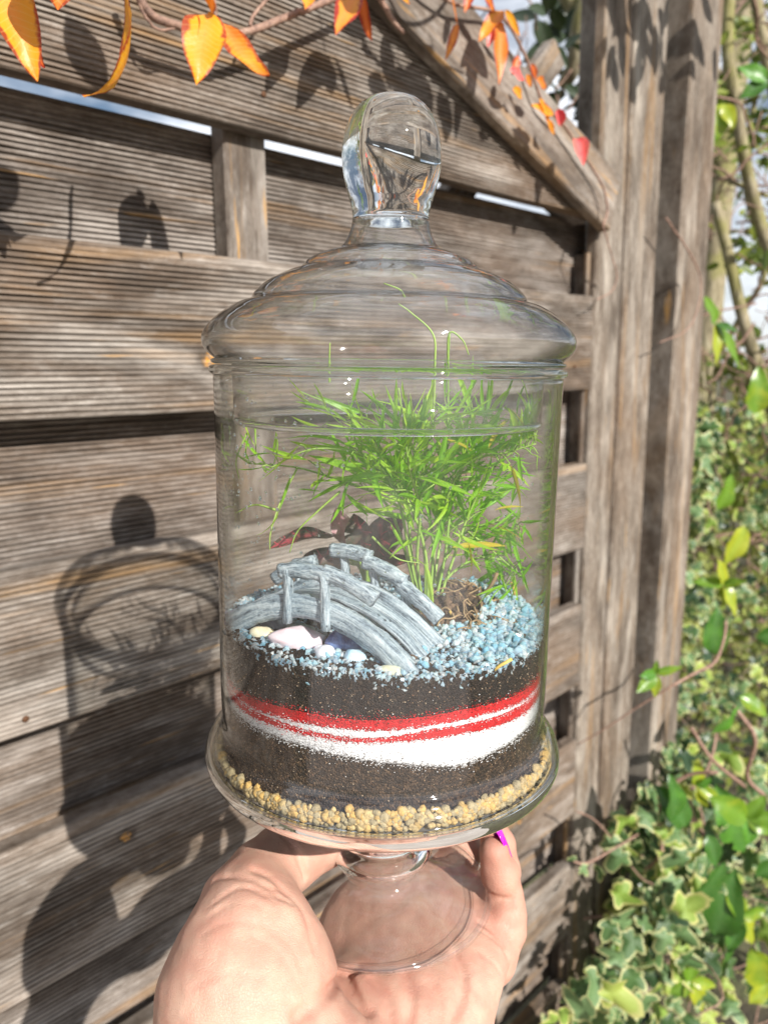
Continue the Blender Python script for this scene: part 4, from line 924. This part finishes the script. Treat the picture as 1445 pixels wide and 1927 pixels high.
for a in explicit: put('leaf', ivm[rv.randrange(9)], ivy, ivy_at(*a), II); cnt += 1
pts = []
for k in range(3200):
    py = rv.uniform(1380, 2150) if rv.random() < .62 else rv.uniform(760, 1400); px = left_edge(py) + (rv.expovariate(1/110.0) - 8 if rv.random() < .6 else rv.uniform(0, 520))
    if px > 1900: continue
    nm_ = float(np.interp(py, [900, 1300, 1620], [-.12, -.02, .20])); n = (nm_ - rv.uniform(0, .36)) * (1 if px > 1250 else .5)
    if py < 1440 and noise.noise(Vector((px*.012, py*.012, 7))) < -.18: continue
    pts.append((px, py, n))
pts.sort(key=lambda q: -q[2])
for i, (px, py, n) in enumerate(pts):
    s = rv.uniform(.024, .064) * (1 if py > 1440 else .8)
    if cnt < 285: put('leaf', ivm[rv.randrange(9)], ivy, ivy_at(px, py, n, s), II); cnt += 1
    else: addgeo((fm, fm, fm3, fm2)[rv.randrange(4)], ivg[rv.randrange(4)], II @ ivy_at(px, py, n, s))
link('foliage', fm.mesh('foliage', M['ivy']), ivy)['kind'] = 'stuff'; link('foliage', fm2.mesh('foliage', M['ivy_lime']), ivy)['kind'] = 'stuff'; link('foliage', fm3.mesh('foliage', M['ivy_dark']), ivy)['kind'] = 'stuff'
tb = MB()
for k in range(320):
    py = rv.uniform(700, 2000); px = left_edge(py) + rv.uniform(10, 400); n = rv.uniform(-.35, .15) if py > 1500 else rv.uniform(-.7, -.15); p = atf(px, py, n); P = [tuple(p)]; d = Vector((rv.gauss(0, .6), rv.gauss(0, .6), rv.uniform(.2, 1))).normalized()
    for j in range(5): d = (d + Vector((rv.gauss(0, .35), rv.gauss(0, .35), rv.gauss(0, .3)))).normalized(); p = p + d*.05; P.append(tuple(p))
    V, F = tube(catmull(P, 3), rv.uniform(.0012, .0035), 5); tb.add(V, F)
me = tb.mesh('twigs', M['twig']); me.transform(II); link('twigs', me, ivy)['kind'] = 'stuff'
vs_ = vstem([(1070, 1615, .98), (1100, 1625, .99), (1150, 1600, 1.02), (1200, 1570, 1.1)], .0016, .0018, parent=ivy, inv=II, m=M['twig'])

sh = empty('honeysuckle_shrub', (1.0, 1.5, 0)); tag(sh, 'glossy green shrub with bright yellow green young shoots growing through the ivy', 'shrub'); SI = Matrix.Translation(-sh.location)
def sprig(cx, cy, Y, R_, leaves, m='shoot'):
    R_ *= .82
    for (ang, l, w) in leaves:
        a = (cx, cy); b = (cx + R_*l*math.sin(R(ang)), cy - R_*l*math.cos(R(ang)))
        vleaf(a, b, Y, Y - rv.uniform(.0, .03), w, (rv.gauss(.2, .3), -1, rv.gauss(.4, .2)), m=('glossy' if isinstance(l, float) and rv.random() < .25 else m), curl=.4, fold=.25, parent=sh, inv=SI, n=8)
sprig(1232, 1268, 1.05, 52, [(-100, .5, .5), (75, 1.2, .32), (175, 1.15, .38), (-155, .9, .5), (10, .5, .4), (-140, 1.0, .5)])
sprig(1360, 1100, 1.25, 60, [(0, .9, .5), (80, .8, .4), (-80, 1.1, .4), (170, .9, .5), (190, .5, .5), (150, 1.3, .45)])
sprig(1300, 1845, 1.10, 60, [(0, .9, .5), (-130, 1.0, .6), (105, 1.1, .4), (155, 1.5, .4), (200, .7, .4)])
sprig(1405, 1540, 1.2, 70, [(-60, 1.1, .5), (120, 1.2, .45), (40, .9, .5), (170, .9, .5), (90, 1.3, .4)])
sprig(1395, 1725, 1.2, 70, [(-20, 1.0, .6), (150, 1.1, .5), (200, 1.3, .45), (80, .9, .5)])
sprig(1440, 1850, 1.25, 60, [(-20, 1.0, .7), (-150, 1.0, .7), (100, 1.0, .6)])
sprig(1345, 610, 1.6, 55, [(-10, 1.2, .5), (170, 1.6, .3), (100, 1.0, .4), (140, 2.2, .25)])
sprig(1310, 1480, 1.25, 60, [(10, .9, .5), (120, 1.3, .4), (150, 1.0, .5), (70, .6, .6)])
sprig(1330, 180, 1.75, 60, [(-10, 1.0, .5), (-60, .8, .5)]); sprig(1445, 150, 1.7, 70, [(-60, 1.0, .5), (-120, 1.0, .5)]); sprig(1360, 195, 1.7, 70, [(190, 1.2, .6), (150, .8, .5)])
for (px, py, Y, ang, L, m) in [(1265, 1545, 1.1, 10, 75, 'glossy'), (1290, 1555, 1.12, -30, 80, 'glossy'), (1330, 1570, 1.15, 160, 70, 'glossy'), (1310, 1690, 1.1, 50, 80, 'glossy'), (1345, 1760, 1.2, 20, 110, 'glossy'), (1300, 1770, 1.22, -20, 90, 'glossy'),
        (1400, 1600, 1.3, -20, 110, 'glossy'), (1370, 1780, 1.2, 190, 90, 'glossy'), (1420, 1650, 1.2, 60, 90, 'glossy'), (1335, 1380, 1.3, 60, 70, 'glossy'), (1390, 1310, 1.4, 120, 70, 'shoot'), (1420, 1200, 1.5, 80, 80, 'glossy'), (1340, 1230, 1.5, 10, 80, 'glossy'), (1350, 960, 1.6, 30, 70, 'shoot'), (1400, 990, 1.6, 200, 80, 'shoot'), (1420, 780, 1.7, 10, 90, 'shoot')]:
    vleaf((px, py), (px + L*math.sin(R(ang)), py - L*math.cos(R(ang))), Y, Y - .02, .5, (rv.gauss(.2, .4), -1, rv.gauss(.4, .3)), m=m, curl=.4, parent=sh, inv=SI, n=8)
vstem([(1265, 1290, 1.06), (1310, 1265, 1.1), (1345, 1245, 1.15), (1362, 1200, 1.2), (1365, 1170, 1.22)], .0022, .0026, parent=sh, inv=SI)
vstem([(1085, 1402, 1.12), (1140, 1370, 1.1), (1200, 1330, 1.08), (1265, 1290, 1.06)], .0010, .0016, parent=sh, inv=SI)
vstem([(1300, 1370, 1.2), (1340, 1430, 1.22), (1400, 1480, 1.3)], .003, .004, parent=sh, inv=SI)
vstem([(1380, 1330, 1.3), (1420, 1390, 1.28), (1405, 1460, 1.3), (1440, 1500, 1.3)], .004, .004, parent=sh, inv=SI)

# leaves of the shrub overhanging the posts, just above the picture, that shade their tops
for k in range(46):
    px, py = rv.uniform(1130, 1350), rv.uniform(-60, 95) + (60 if rv.random() < .15 else 0); tt = rv.uniform(.26, .36); p = atf(px, py) + SUN * tt
    L = rv.uniform(.05, .08); me_ = gmesh('leaf', leaf_geo(L, L*.4, 6, curl=.3, fold=.25, tip=.8), M['glossy']) if k < 5 else me_s[k % 5]
    if k == 0: me_s = []
    if k < 5: me_s.append(me_)
    put('leaf', me_, sh, Matrix.Translation(p) @ frame(Vector((rv.gauss(0, .5), rv.gauss(0, .4), rv.gauss(-.8, .3))), SUN + Vector((rv.gauss(0, .4), rv.gauss(0, .4), rv.gauss(0, .4)))), SI)

# bare limbs, twigs and sparse leaves against the sky
tree = empty('garden_tree', (2.05, 2.9, 0)); tag(tree, 'small garden tree with crossing olive brown limbs in front of the sky', 'tree'); TI = Matrix.Translation(-tree.location)
def limb(cp, r0, r1, name='limb', m=None): return vstem(cp, r0, r1, name, tree, TI, m or M['limb'], 10, 6)
limb([(1345, 380, 2.1), (1370, 480, 2.1), (1395, 590, 2.12), (1425, 690, 2.15), (1470, 830, 2.2), (1530, 1100, 2.3), (1560, 1700, 2.4), (1570, 2300, 2.5)], .013, .022)
limb([(1375, -40, 2.0), (1368, 90, 2.0), (1385, 200, 2.02), (1400, 300, 2.05), (1430, 420, 2.1), (1475, 560, 2.1), (1540, 900, 2.2)], .013, .017)
limb([(1415, -40, 2.2), (1432, 60, 2.2), (1460, 190, 2.2), (1500, 330, 2.2)], .014, .016)
limb([(1445, 60, 2.3), (1400, 330, 2.3), (1440, 500, 2.3), (1390, 600, 2.35), (1345, 700, 2.4), (1330, 900, 2.4)], .007, .009)
limb([(1340, 230, 2.2), (1350, 150, 2.2), (1330, 60, 2.2), (1335, -30, 2.2)], .010, .008)
limb([(1445, 370, 2.1), (1380, 345, 2.1), (1345, 330, 2.1)], .006, .004, 'branch'); limb([(1340, 300, 2.1), (1380, 340, 2.1), (1400, 345, 2.1)], .003, .003, 'branch')
limb([(1150, -60, 2.3), (1100, 20, 2.3), (1080, 120, 2.35), (1060, 160, 2.4)], .03, .02)
limb([(1040, -60, 2.4), (1110, 60, 2.4), (1170, 160, 2.4), (1240, 300, 2.4)], .028, .03)
tb = MB()
for k in range(225):
    if k < 210: px, py = rv.uniform(1320, 1620), rv.uniform(-100, 950)
    else: px, py = rv.uniform(960, 1130), rv.uniform(-60, 330)
    p = at(px, py, rv.uniform(1.9, 2.6)); P = [tuple(p)]; d = Vector((rv.gauss(0, .7), rv.gauss(0, .4), rv.uniform(-.5, 1))).normalized()
    for j in range(5): d = (d + Vector((rv.gauss(0, .4), rv.gauss(0, .3), rv.gauss(0, .35)))).normalized(); p = p + d*rv.uniform(.03, .06); P.append(tuple(p))
    V, F = tube(catmull(P, 3), rv.uniform(.0012, .0032), 4); tb.add(V, F)
me = tb.mesh('twigs', M['twig']); me.transform(TI); link('twigs', me, tree)['kind'] = 'stuff'
lg = [leaf_geo(1, .42, 4, curl=.4, fold=.25, tip=.8), leaf_geo(1, .5, 4, curl=-.2, fold=.3, tip=.8)]
def cloud(mb, N_, boxf, s0, s1, inv):
    for k in range(N_):
        p = boxf(); d = Vector((rv.gauss(0, 1), rv.gauss(0, 1), rv.gauss(-.3, .8))); nrm = Vector((rv.gauss(0, 1), rv.gauss(-.4, 1), rv.gauss(.8, .7)))
        addgeo(mb, lg[k % 2], inv @ Matrix.Translation(p) @ frame(d, nrm) @ Matrix.Scale(rv.uniform(s0, s1), 4))
fm = MB()
def clump(cl):
    def f():
        cx, cy, r, Y = rv.choice(cl); return at(cx + rv.gauss(0, r), cy + rv.gauss(0, r*1.1), Y + rv.gauss(0, .12))
    return f
cloud(fm, 1000, clump([(1340, 40, 26, 2.2), (1420, 250, 30, 2.3), (1340, 180, 18, 2.1), (1430, 470, 26, 2.3), (1435, 720, 30, 2.4), (1350, 870, 40, 2.5), (1420, 900, 50, 2.6), (1500, 400, 80, 2.4), (1500, 100, 80, 2.4), (1380, 690, 22, 2.4), (1440, 60, 24, 2.5)]), .03, .06, TI)
link('foliage', fm.mesh('foliage', leaf_mat('tree_leaf', (.10, .15, .02), (.30, .34, .05), trans=.35, rnd=.7, scale=20)), tree)['kind'] = 'stuff'
# dark evergreen behind the fence corner
ev = empty('evergreen_tree', (1.3, 3.2, 0)); tag(ev, 'dark evergreen tree behind the fence corner, between the cap rail and the posts', 'tree'); EI = Matrix.Translation(-ev.location)
fm = MB()
cloud(fm, 2600, clump([(1095, 20, 22, 2.7), (1130, 60, 20, 2.7), (1115, 180, 12, 2.6), (1110, 330, 16, 2.5), (1115, 420, 12, 2.5), (1160, 200, 26, 2.8), (1200, 0, 40, 2.8), (1150, 600, 50, 2.7), (1130, 900, 60, 2.7), (1120, 1300, 80, 2.7)]), .04, .075, EI)
cloud(fm, 34, clump([(1018, 30, 9, 2.2), (1055, 70, 12, 2.2), (1020, 120, 10, 2.4), (1050, 180, 12, 2.4)]), .05, .09, EI)
link('crown', fm.mesh('crown', leaf_mat('dark_leaf', (.012, .022, .010), (.03, .05, .02), trans=.15, rnd=.5, scale=20)), ev)
V, F = tube(catmull([(1.35, 3.3, -.05), (1.33, 3.25, 1), (1.38, 3.3, 2.3), (1.45, 3.3, 3.4)], 6), .05, 10); me = mesh('trunk', V, F, M['limb']); me.transform(EI); link('trunk', me, ev)
# hedge closing the garden further back
hd = empty('garden_hedge', (2.6, 4.2, 0)); tag(hd, 'mixed hedge of green and brown undergrowth behind the ivy', 'hedge'); HI = Matrix.Translation(-hd.location)
fm = MB()
def hb():
    s = rv.uniform(-1.2, 2.2); z = rv.random()**.8 * (1.28 + .12*noise.noise(Vector((s*2, 3, 1)))); return Vector((2.0 + s*.9, 3.2 + s*.35 + rv.gauss(0, .18), z))
cloud(fm, 9000, hb, .04, .075, HI)
link('foliage', fm.mesh('foliage', leaf_mat('hedge_leaf', (.05, .08, .018), (.26, .29, .07), trans=.25, rnd=.8, scale=12)), hd)['kind'] = 'stuff'
tb = MB()
for k in range(260):
    p = hb(); P = [tuple(p)]; d = Vector((rv.gauss(0, .7), rv.gauss(-.2, .4), rv.uniform(-.2, 1))).normalized()
    for j in range(4): d = (d + Vector((rv.gauss(0, .4), rv.gauss(0, .3), rv.gauss(0, .35)))).normalized(); p = p + d*.08; P.append(tuple(p))
    V, F = tube(catmull(P, 2), rv.uniform(.002, .006), 4); tb.add(V, F)
me = tb.mesh('twigs', M['limb']); me.transform(HI); link('twigs', me, hd)['kind'] = 'stuff'

# ------------------------------------------------------------------ the hand
def surface_nets(D, o, h):
    """smooth surface of the field D (negative inside) as quads"""
    S = D < 0; nx, ny, nz = D.shape
    cnt = np.zeros((nx-1, ny-1, nz-1)); acc = np.zeros((nx-1, ny-1, nz-1, 3))
    cor = [(i, j, k) for i in (0, 1) for j in (0, 1) for k in (0, 1)]
    sl = lambda c: tuple(slice(a, n-1+a) for a, n in zip(c, (nx, ny, nz)))
    for a in cor:
        for ax in range(3):
            if a[ax]: continue
            b = list(a); b[ax] = 1; da, db = D[sl(a)], D[sl(b)]; m = (da < 0) != (db < 0)
            t = np.where(m, da / np.where(m, da - db, 1), 0)
            for q in range(3): acc[..., q] += np.where(m, a[q] + (t if q == ax else 0), 0)
            cnt += m
    act = cnt > 0; idx = -np.ones(act.shape, int); idx[act] = np.arange(act.sum()); P = np.argwhere(act) + acc[act] / cnt[act][:, None]
    V = P * h + o; F = []
    for ax in range(3):
        u, v = [(1, 2), (2, 0), (0, 1)][ax]
        s0 = [slice(1, -1)]*3; s1 = [slice(1, -1)]*3; s0[ax] = slice(0, -1); s1[ax] = slice(1, None)
        a, b = S[tuple(s0)], S[tuple(s1)]; e = np.argwhere(a != b); fl = a[a != b]
        e[:, [k for k in range(3) if k != ax]] += 1
        def id_(du, dv):
            c = e.copy(); c[:, u] += du; c[:, v] += dv; return idx[tuple(c.T)]
        q = np.stack([id_(-1, -1), id_(0, -1), id_(0, 0), id_(-1, 0)], 1); q[~fl] = q[~fl][:, ::-1]; F.append(q)
    return V, np.concatenate(F)
HO = np.array([-.125, .215, 1.5-.375]); HE = np.array([.095, .455, 1.5-.195]); HS = .001
HN = ((HE - HO) / HS).astype(int) + 1
X, Y, Z = np.meshgrid(*[HO[k] + HS*np.arange(HN[k]) for k in range(3)], indexing='ij')
def cone(a, b, ra, rb):
    a, b = np.array(a), np.array(b); d = b - a; L2 = d @ d
    t = np.clip(((X-a[0])*d[0] + (Y-a[1])*d[1] + (Z-a[2])*d[2]) / L2, 0, 1)
    return np.sqrt((X-a[0]-t*d[0])**2 + (Y-a[1]-t*d[1])**2 + (Z-a[2]-t*d[2])**2) - (ra + (rb-ra)*t)
def ell(c, r, ax=None):
    c = np.array(c); A = np.array(ax if ax is not None else np.eye(3)); q = [(X-c[0])*A[k][0] + (Y-c[1])*A[k][1] + (Z-c[2])*A[k][2] for k in range(3)]
    k0 = np.sqrt(sum((q[k]/r[k])**2 for k in range(3))); k1 = np.sqrt(sum((q[k]/r[k]**2)**2 for k in range(3))) + 1e-9
    return k0 * (k0 - 1) / k1
def smin(a, b, k):
    h = np.clip(.5 + .5*(b-a)/k, 0, 1); return b*(1-h) + a*h - k*h*(1-h)
def chain(pts, k=.004):
    D = None
    for (p, r), (q, s) in zip(pts[:-1], pts[1:]):
        c = cone(p, q, r, s); D = c if D is None else smin(D, c, k)
    return D
A = lambda px, py, Y_: tuple(at(px, py, Y_))
# palm: disc under the glass foot, heel towards the viewer, ball of the thumb at the left
palm = ell((.012, .352, 1.5-.2925), (.050, .062, .0175))
palm = smin(palm, ell(A(735, 1925, .305), (.040, .034, .022)), .014)
palm = smin(palm, ell(A(815, 1905, .318), (.026, .040, .021)), .012)
palm = smin(palm, ell(A(600, 2010, .285), (.040, .045, .026)), .016)
then = chain([(A(440, 1985, .272), .031), (A(452, 1870, .284), .0325), (A(470, 1760, .300), .0260), (A(474, 1695, .314), .0188)], .010)
then = smin(then, ell(A(520, 1860, .292), (.027, .030, .030)), .012)
D = smin(palm, then, .007)
# little finger, ring, middle and index finger
pky = [(A(800, 1905, .330), .0160), (A(880, 1852, .340), .0136), (A(925, 1800, .348), .0128), (A(950, 1752, .356), .0107), (A(950, 1720, .360), .0110), (A(951, 1688, .364), .0093), (A(941, 1645, .366), .0099), (A(930, 1604, .366), .0078)]
rin = [((.040, .365, 1.5-.298), .0145), ((.062, .388, 1.5-.288), .0115), (A(945, 1640, .400), .0100), (A(938, 1590, .402), .0094), (A(925, 1556, .402), .0082)]
mid = [((.030, .385, 1.5-.298), .0145), ((.045, .418, 1.5-.286), .0118), ((.046, .428, 1.5-.268), .0100), ((.038, .424, 1.5-.250), .0085)]
idx_ = [((.005, .385, 1.5-.298), .0150), ((.008, .424, 1.5-.288), .0118), ((.008, .434, 1.5-.268), .0102), ((.004, .428, 1.5-.250), .0086)]
for f in (idx_, mid, rin): D = smin(D, chain(f, .003), .006)
pk = chain(pky, .0025); D = smin(D, pk, .0060)
thm = [(A(462, 1708, .316), .0200), (A(492, 1655, .330), .0172), (A(540, 1612, .345), .0165), (A(575, 1590, .353), .0152), (A(615, 1570, .360), .0150), (A(650, 1545, .366), .0125)]
D = smin(D, chain(thm, .004), .006)
# forearm
D = smin(D, cone(A(585, 2060, .262), (-.060, .16, 1.5-.40), .031, .028), .015)
# creases and folds
def crease(pts, w, dep):
    P = catmull(pts, 5); m = np.full(D.shape, 1e9); lo = P.min(0) - 4*w; hi = P.max(0) + 4*w
    i0 = np.clip(((lo-HO)/HS).astype(int), 0, HN-1); i1 = np.clip(((hi-HO)/HS).astype(int)+2, 1, HN); s = tuple(slice(a, b) for a, b in zip(i0, i1))
    x, y, z = X[s], Y[s], Z[s]; mm = np.full(x.shape, 1e9)
    for a, b in zip(P[:-1], P[1:]):
        d = b-a; t = np.clip(((x-a[0])*d[0] + (y-a[1])*d[1] + (z-a[2])*d[2]) / (d@d + 1e-12), 0, 1)
        mm = np.minimum(mm, (x-a[0]-t*d[0])**2 + (y-a[1]-t*d[1])**2 + (z-a[2]-t*d[2])**2)
    D[s] += dep * np.exp(-mm / (w*w))
def sfield(p):                                     # field value at a point
    q = np.clip(np.round((np.array(p) - HO)/HS).astype(int), 0, HN-1); return D[tuple(q)]
def hit(px, py):                                   # first skin point in that direction
    r = ray(px, py); r = r / r.y
    for k in range(600):
        p = EYE + r * (.22 + k*.0004)
        if all(HO[j] < p[j] < HE[j] for j in range(3)) and sfield(p) < 0: return np.array(p)
    return None
CRS = []
def csk(pp, w, dep):
    h = [hit(*q) for q in pp]; h = [q for q in h if q is not None]
    if len(h) > 1: crease(h, w*1.15, dep*1.5); CRS.append((catmull(h, 5), w))
for pp, w, dep in [([(668, 1822), (650, 1835), (665, 1875), (690, 1900)], .0022, .0035), ([(640, 1830), (615, 1870), (560, 1915)], .0020, .0028), ([(700, 1925), (672, 1880), (655, 1838)], .0016, .0015), ([(855, 1795), (872, 1835), (868, 1880), (850, 1920)], .0018, .0018),
                   ([(918, 1682), (935, 1690), (962, 1694)], .0013, .0020), ([(905, 1738), (928, 1752), (945, 1775)], .0014, .0022), ([(905, 1752), (930, 1770), (955, 1800)], .0011, .0008),
                   ([(530, 1570), (556, 1605), (575, 1650)], .0011, .0011), ([(545, 1575), (565, 1615), (572, 1652)], .0010, .0009), ([(478, 1638), (505, 1650), (540, 1680)], .0012, .0012), ([(405, 1655), (450, 1652), (490, 1662), (528, 1690)], .0011, .0007), ([(400, 1700), (450, 1672), (500, 1680), (545, 1700)], .0010, .0006), ([(500, 1668), (550, 1690), (580, 1745), (590, 1790)], .0012, .0006),
                   ([(395, 1725), (440, 1700), (490, 1705)], .0009, .0004), ([(380, 1760), (430, 1735), (500, 1740)], .0009, .0003), ([(430, 1648), (470, 1672), (520, 1700)], .0009, .0005), ([(930, 1700), (950, 1706), (968, 1706)], .0008, .0005), ([(900, 1790), (925, 1810), (940, 1830)], .0010, .0006),
                   ([(360, 1860), (430, 1830), (500, 1840)], .0010, .0003), ([(350, 1905), (440, 1880), (520, 1900)], .0010, .0003), ([(470, 1760), (520, 1790), (560, 1850)], .0009, .0003), ([(505, 1745), (545, 1780), (572, 1830)], .0008, .0003), ([(700, 1840), (730, 1880), (735, 1925)], .002, .0010),
                   ([(760, 1830), (775, 1870), (770, 1920)], .002, .0012), ([(810, 1850), (830, 1890), (825, 1925)], .0018, .001)]:
    csk(pp, w, dep)
V, F = surface_nets(D, HO, HS)
# light smoothing of the net
E_ = np.concatenate([F[:, [0, 1]], F[:, [1, 2]], F[:, [2, 3]], F[:, [3, 0]]]); 
for it in range(3):
    s = np.zeros_like(V); n = np.zeros(len(V)); np.add.at(s, E_[:, 0], V[E_[:, 1]]); np.add.at(n, E_[:, 0], 1); np.add.at(s, E_[:, 1], V[E_[:, 0]]); np.add.at(n, E_[:, 1], 1)
    V = V*.5 + .5*s/np.maximum(n, 1)[:, None]
vn = np.zeros_like(V); fn = np.cross(V[F[:, 2]] - V[F[:, 0]], V[F[:, 3]] - V[F[:, 1]])
for k in range(4): np.add.at(vn, F[:, k], fn)
vn /= np.linalg.norm(vn, axis=1)[:, None] + 1e-12
if (vn * (V - V.mean(0))).sum() < 0: vn = -vn
amp = np.array([.0005*noise.noise(Vector(p)*70) + .00035*noise.noise(Vector((p[0]*170 + 9, p[1]*80, p[2]*170))) for p in V]); V = V + vn * amp[:, None]
flush = np.zeros(len(V))
for P_, w_ in CRS:
    m_ = np.full(len(V), 1e9); near = np.where((np.abs(V - P_.mean(0)) < (np.ptp(P_, axis=0)/2 + .012)).all(1))[0]
    for a, b in zip(P_[:-1], P_[1:]):
        d = b - a; q = V[near] - a; tt = np.clip(q @ d / (d@d + 1e-12), 0, 1); m_[near] = np.minimum(m_[near], ((q - tt[:, None]*d)**2).sum(1))
    flush = np.maximum(flush, np.exp(-m_ / (2.2*w_)**2) * min(1, max(0, w_ - .0008)/.0012) * .22)
for p_, r_ in (pky[-1], rin[-1], mid[-1], idx_[-1], thm[-1], pky[3]): flush = np.maximum(flush, .35*np.exp(-((V - np.array(p_))**2).sum(1) / (r_*1.5)**2))
t = NT('skin'); co = t.coord('Object')
n1 = t.noise(co, 22, 4, .6); n2 = t.noise(co, 90, 5, .65); vo = t.n('TexVoronoi', _feature='DISTANCE_TO_EDGE', Vector=t.n('VectorMath', _operation='ADD', i0=co, i1=t.n('VectorMath', _operation='SCALE', i0=t.noise(co, 60, 2, .5, 0, 'Color'), Scale=.012).outputs[0]).outputs[0], Scale=800)
ln = t.noise(t.coord('Object', (1.2, .45, 1.0)), 420, 6, .72, .6)
c = t.ramp(n1, [(.32, (.47, .250, .180)), (.5, (.52, .310, .228)), (.68, (.56, .360, .270))]); c = t.mix(t.math('MULTIPLY', t.ramp(n2, [(.42, 1), (.6, 0)]), .25), c, (.46, .18, .14))
c = t.mix(t.n('Attribute', _attribute_name='flush').outputs['Fac'], c, (.46, .150, .105))
spk = t.ramp(t.noise(co, 700, 3, .6), [(.62, 0), (.72, 1)]); c = t.mix(t.math('MULTIPLY', spk, .14), c, (.40, .14, .09))
h = t.math('ADD', t.math('MULTIPLY', t.ramp(vo.outputs['Distance'], [(0, 0), (.12, 1)]), .35), t.math('MULTIPLY', ln, .8))
M['skin'] = t.end(t.bsdf(Base__Color=c, Roughness=.52, Normal=t.bump(h, .42, .0008), **{'Subsurface Weight': .2, 'Subsurface Radius': (1.0, .35, .2), 'Subsurface Scale': .006, 'Specular IOR Level': .45}))
hand = empty('hand', Vector((0, .33, 1.19))); tag(hand, 'left hand with pink nail polish cradling the glass foot of the jar from below', 'hand')
V2, F2 = tube(catmull([(-.034, .262, 1.205), (-.048, .205, 1.150), (-.085, .08, 1.03), (-.13, -.08, .93), (-.18, -.20, .86)], 6), np.interp(range(25), [0, 5, 24], [.026, .0292, .042]), 28)
V = np.concatenate([V, np.array(V2)]); F = F.tolist() + [[i + len(V) - len(V2) for i in f] for f in F2]; flush = np.concatenate([flush, np.zeros(len(V2))])
me = mesh('skin', V - np.array(hand.location), F, M['skin'], attrs={'flush': flush}); link('skin', me, hand)
# forearm end joins the palm below the picture
t = NT('nail_polish'); M['nail'] = t.end(t.bsdf(Base__Color=(.68, .01, .50), Roughness=.12, **{'Coat Weight': .6, 'Specular IOR Level': .6}))
def nail(p, d, nrm, L, W):
    V = []; F = []; n, m = 10, 6
    for sh_ in (0, 1):
        for i in range(n+1):
            u = i/n; w = W/2 * (1 if u < .6 else math.sqrt(max(0.02, 1 - ((u-.6)/.4)**2)))
            for j in range(m+1):
                v = -1 + 2*j/m; V.append((L*u, w*v, -W*.33*v*v - .0010*u*u*2 - .0005*sh_))
    k = (n+1)*(m+1)
    for i in range(n):
        for j in range(m): a = i*(m+1)+j; q = (a, a+m+1, a+m+2, a+1); F.append(q); F.append(tuple(x+k for x in q[::-1]))
    for i in range(n):
        for j in (0, m): a = i*(m+1)+j; F.append((a, a+m+1, a+m+1+k, a+k))
    for j in range(m): a = n*(m+1)+j; F.append((a, a+1, a+1+k, a+k))
    me = mesh('nail', V, F, M['nail']); o = link('nail', me, hand); o.matrix_local = Matrix.Translation(Vector(p) - hand.location) @ frame(d, nrm)
tipP = Vector(pky[-1][0]); dP = (tipP - Vector(pky[-3][0])).normalized()
npk = Vector((.86, .30, .12)); npk = (npk - dP*npk.dot(dP)).normalized()
nail(tipP - dP*.0095 + npk*.0090, dP + npk*-.02, npk, .0225, .0108)
tipR = Vector(rin[-1][0]); dR = (tipR - Vector(rin[-2][0])).normalized(); nr = Vector((.75, .6, .1)); nr = (nr - dR*nr.dot(dR)).normalized()
nail(tipR - dR*.004 + nr*.0084, dR, nr, .020, .0115)
for ch in (mid, idx_):
    tp = Vector(ch[-1][0]); dd = (tp - Vector(ch[-2][0])).normalized(); nn = Vector((.1, 1, .3)); nn = (nn - dd*nn.dot(dd)).normalized(); nail(tp - dd*.003 + nn*.0084, dd, nn, .016, .0105)
tp = Vector(thm[-1][0]); dd = (tp - Vector(thm[-2][0])).normalized(); nn = Vector((-.3, .8, .5)); nn = (nn - dd*nn.dot(dd)).normalized(); nail(tp - dd*.002 + nn*.0122, dd, nn, .018, .013)
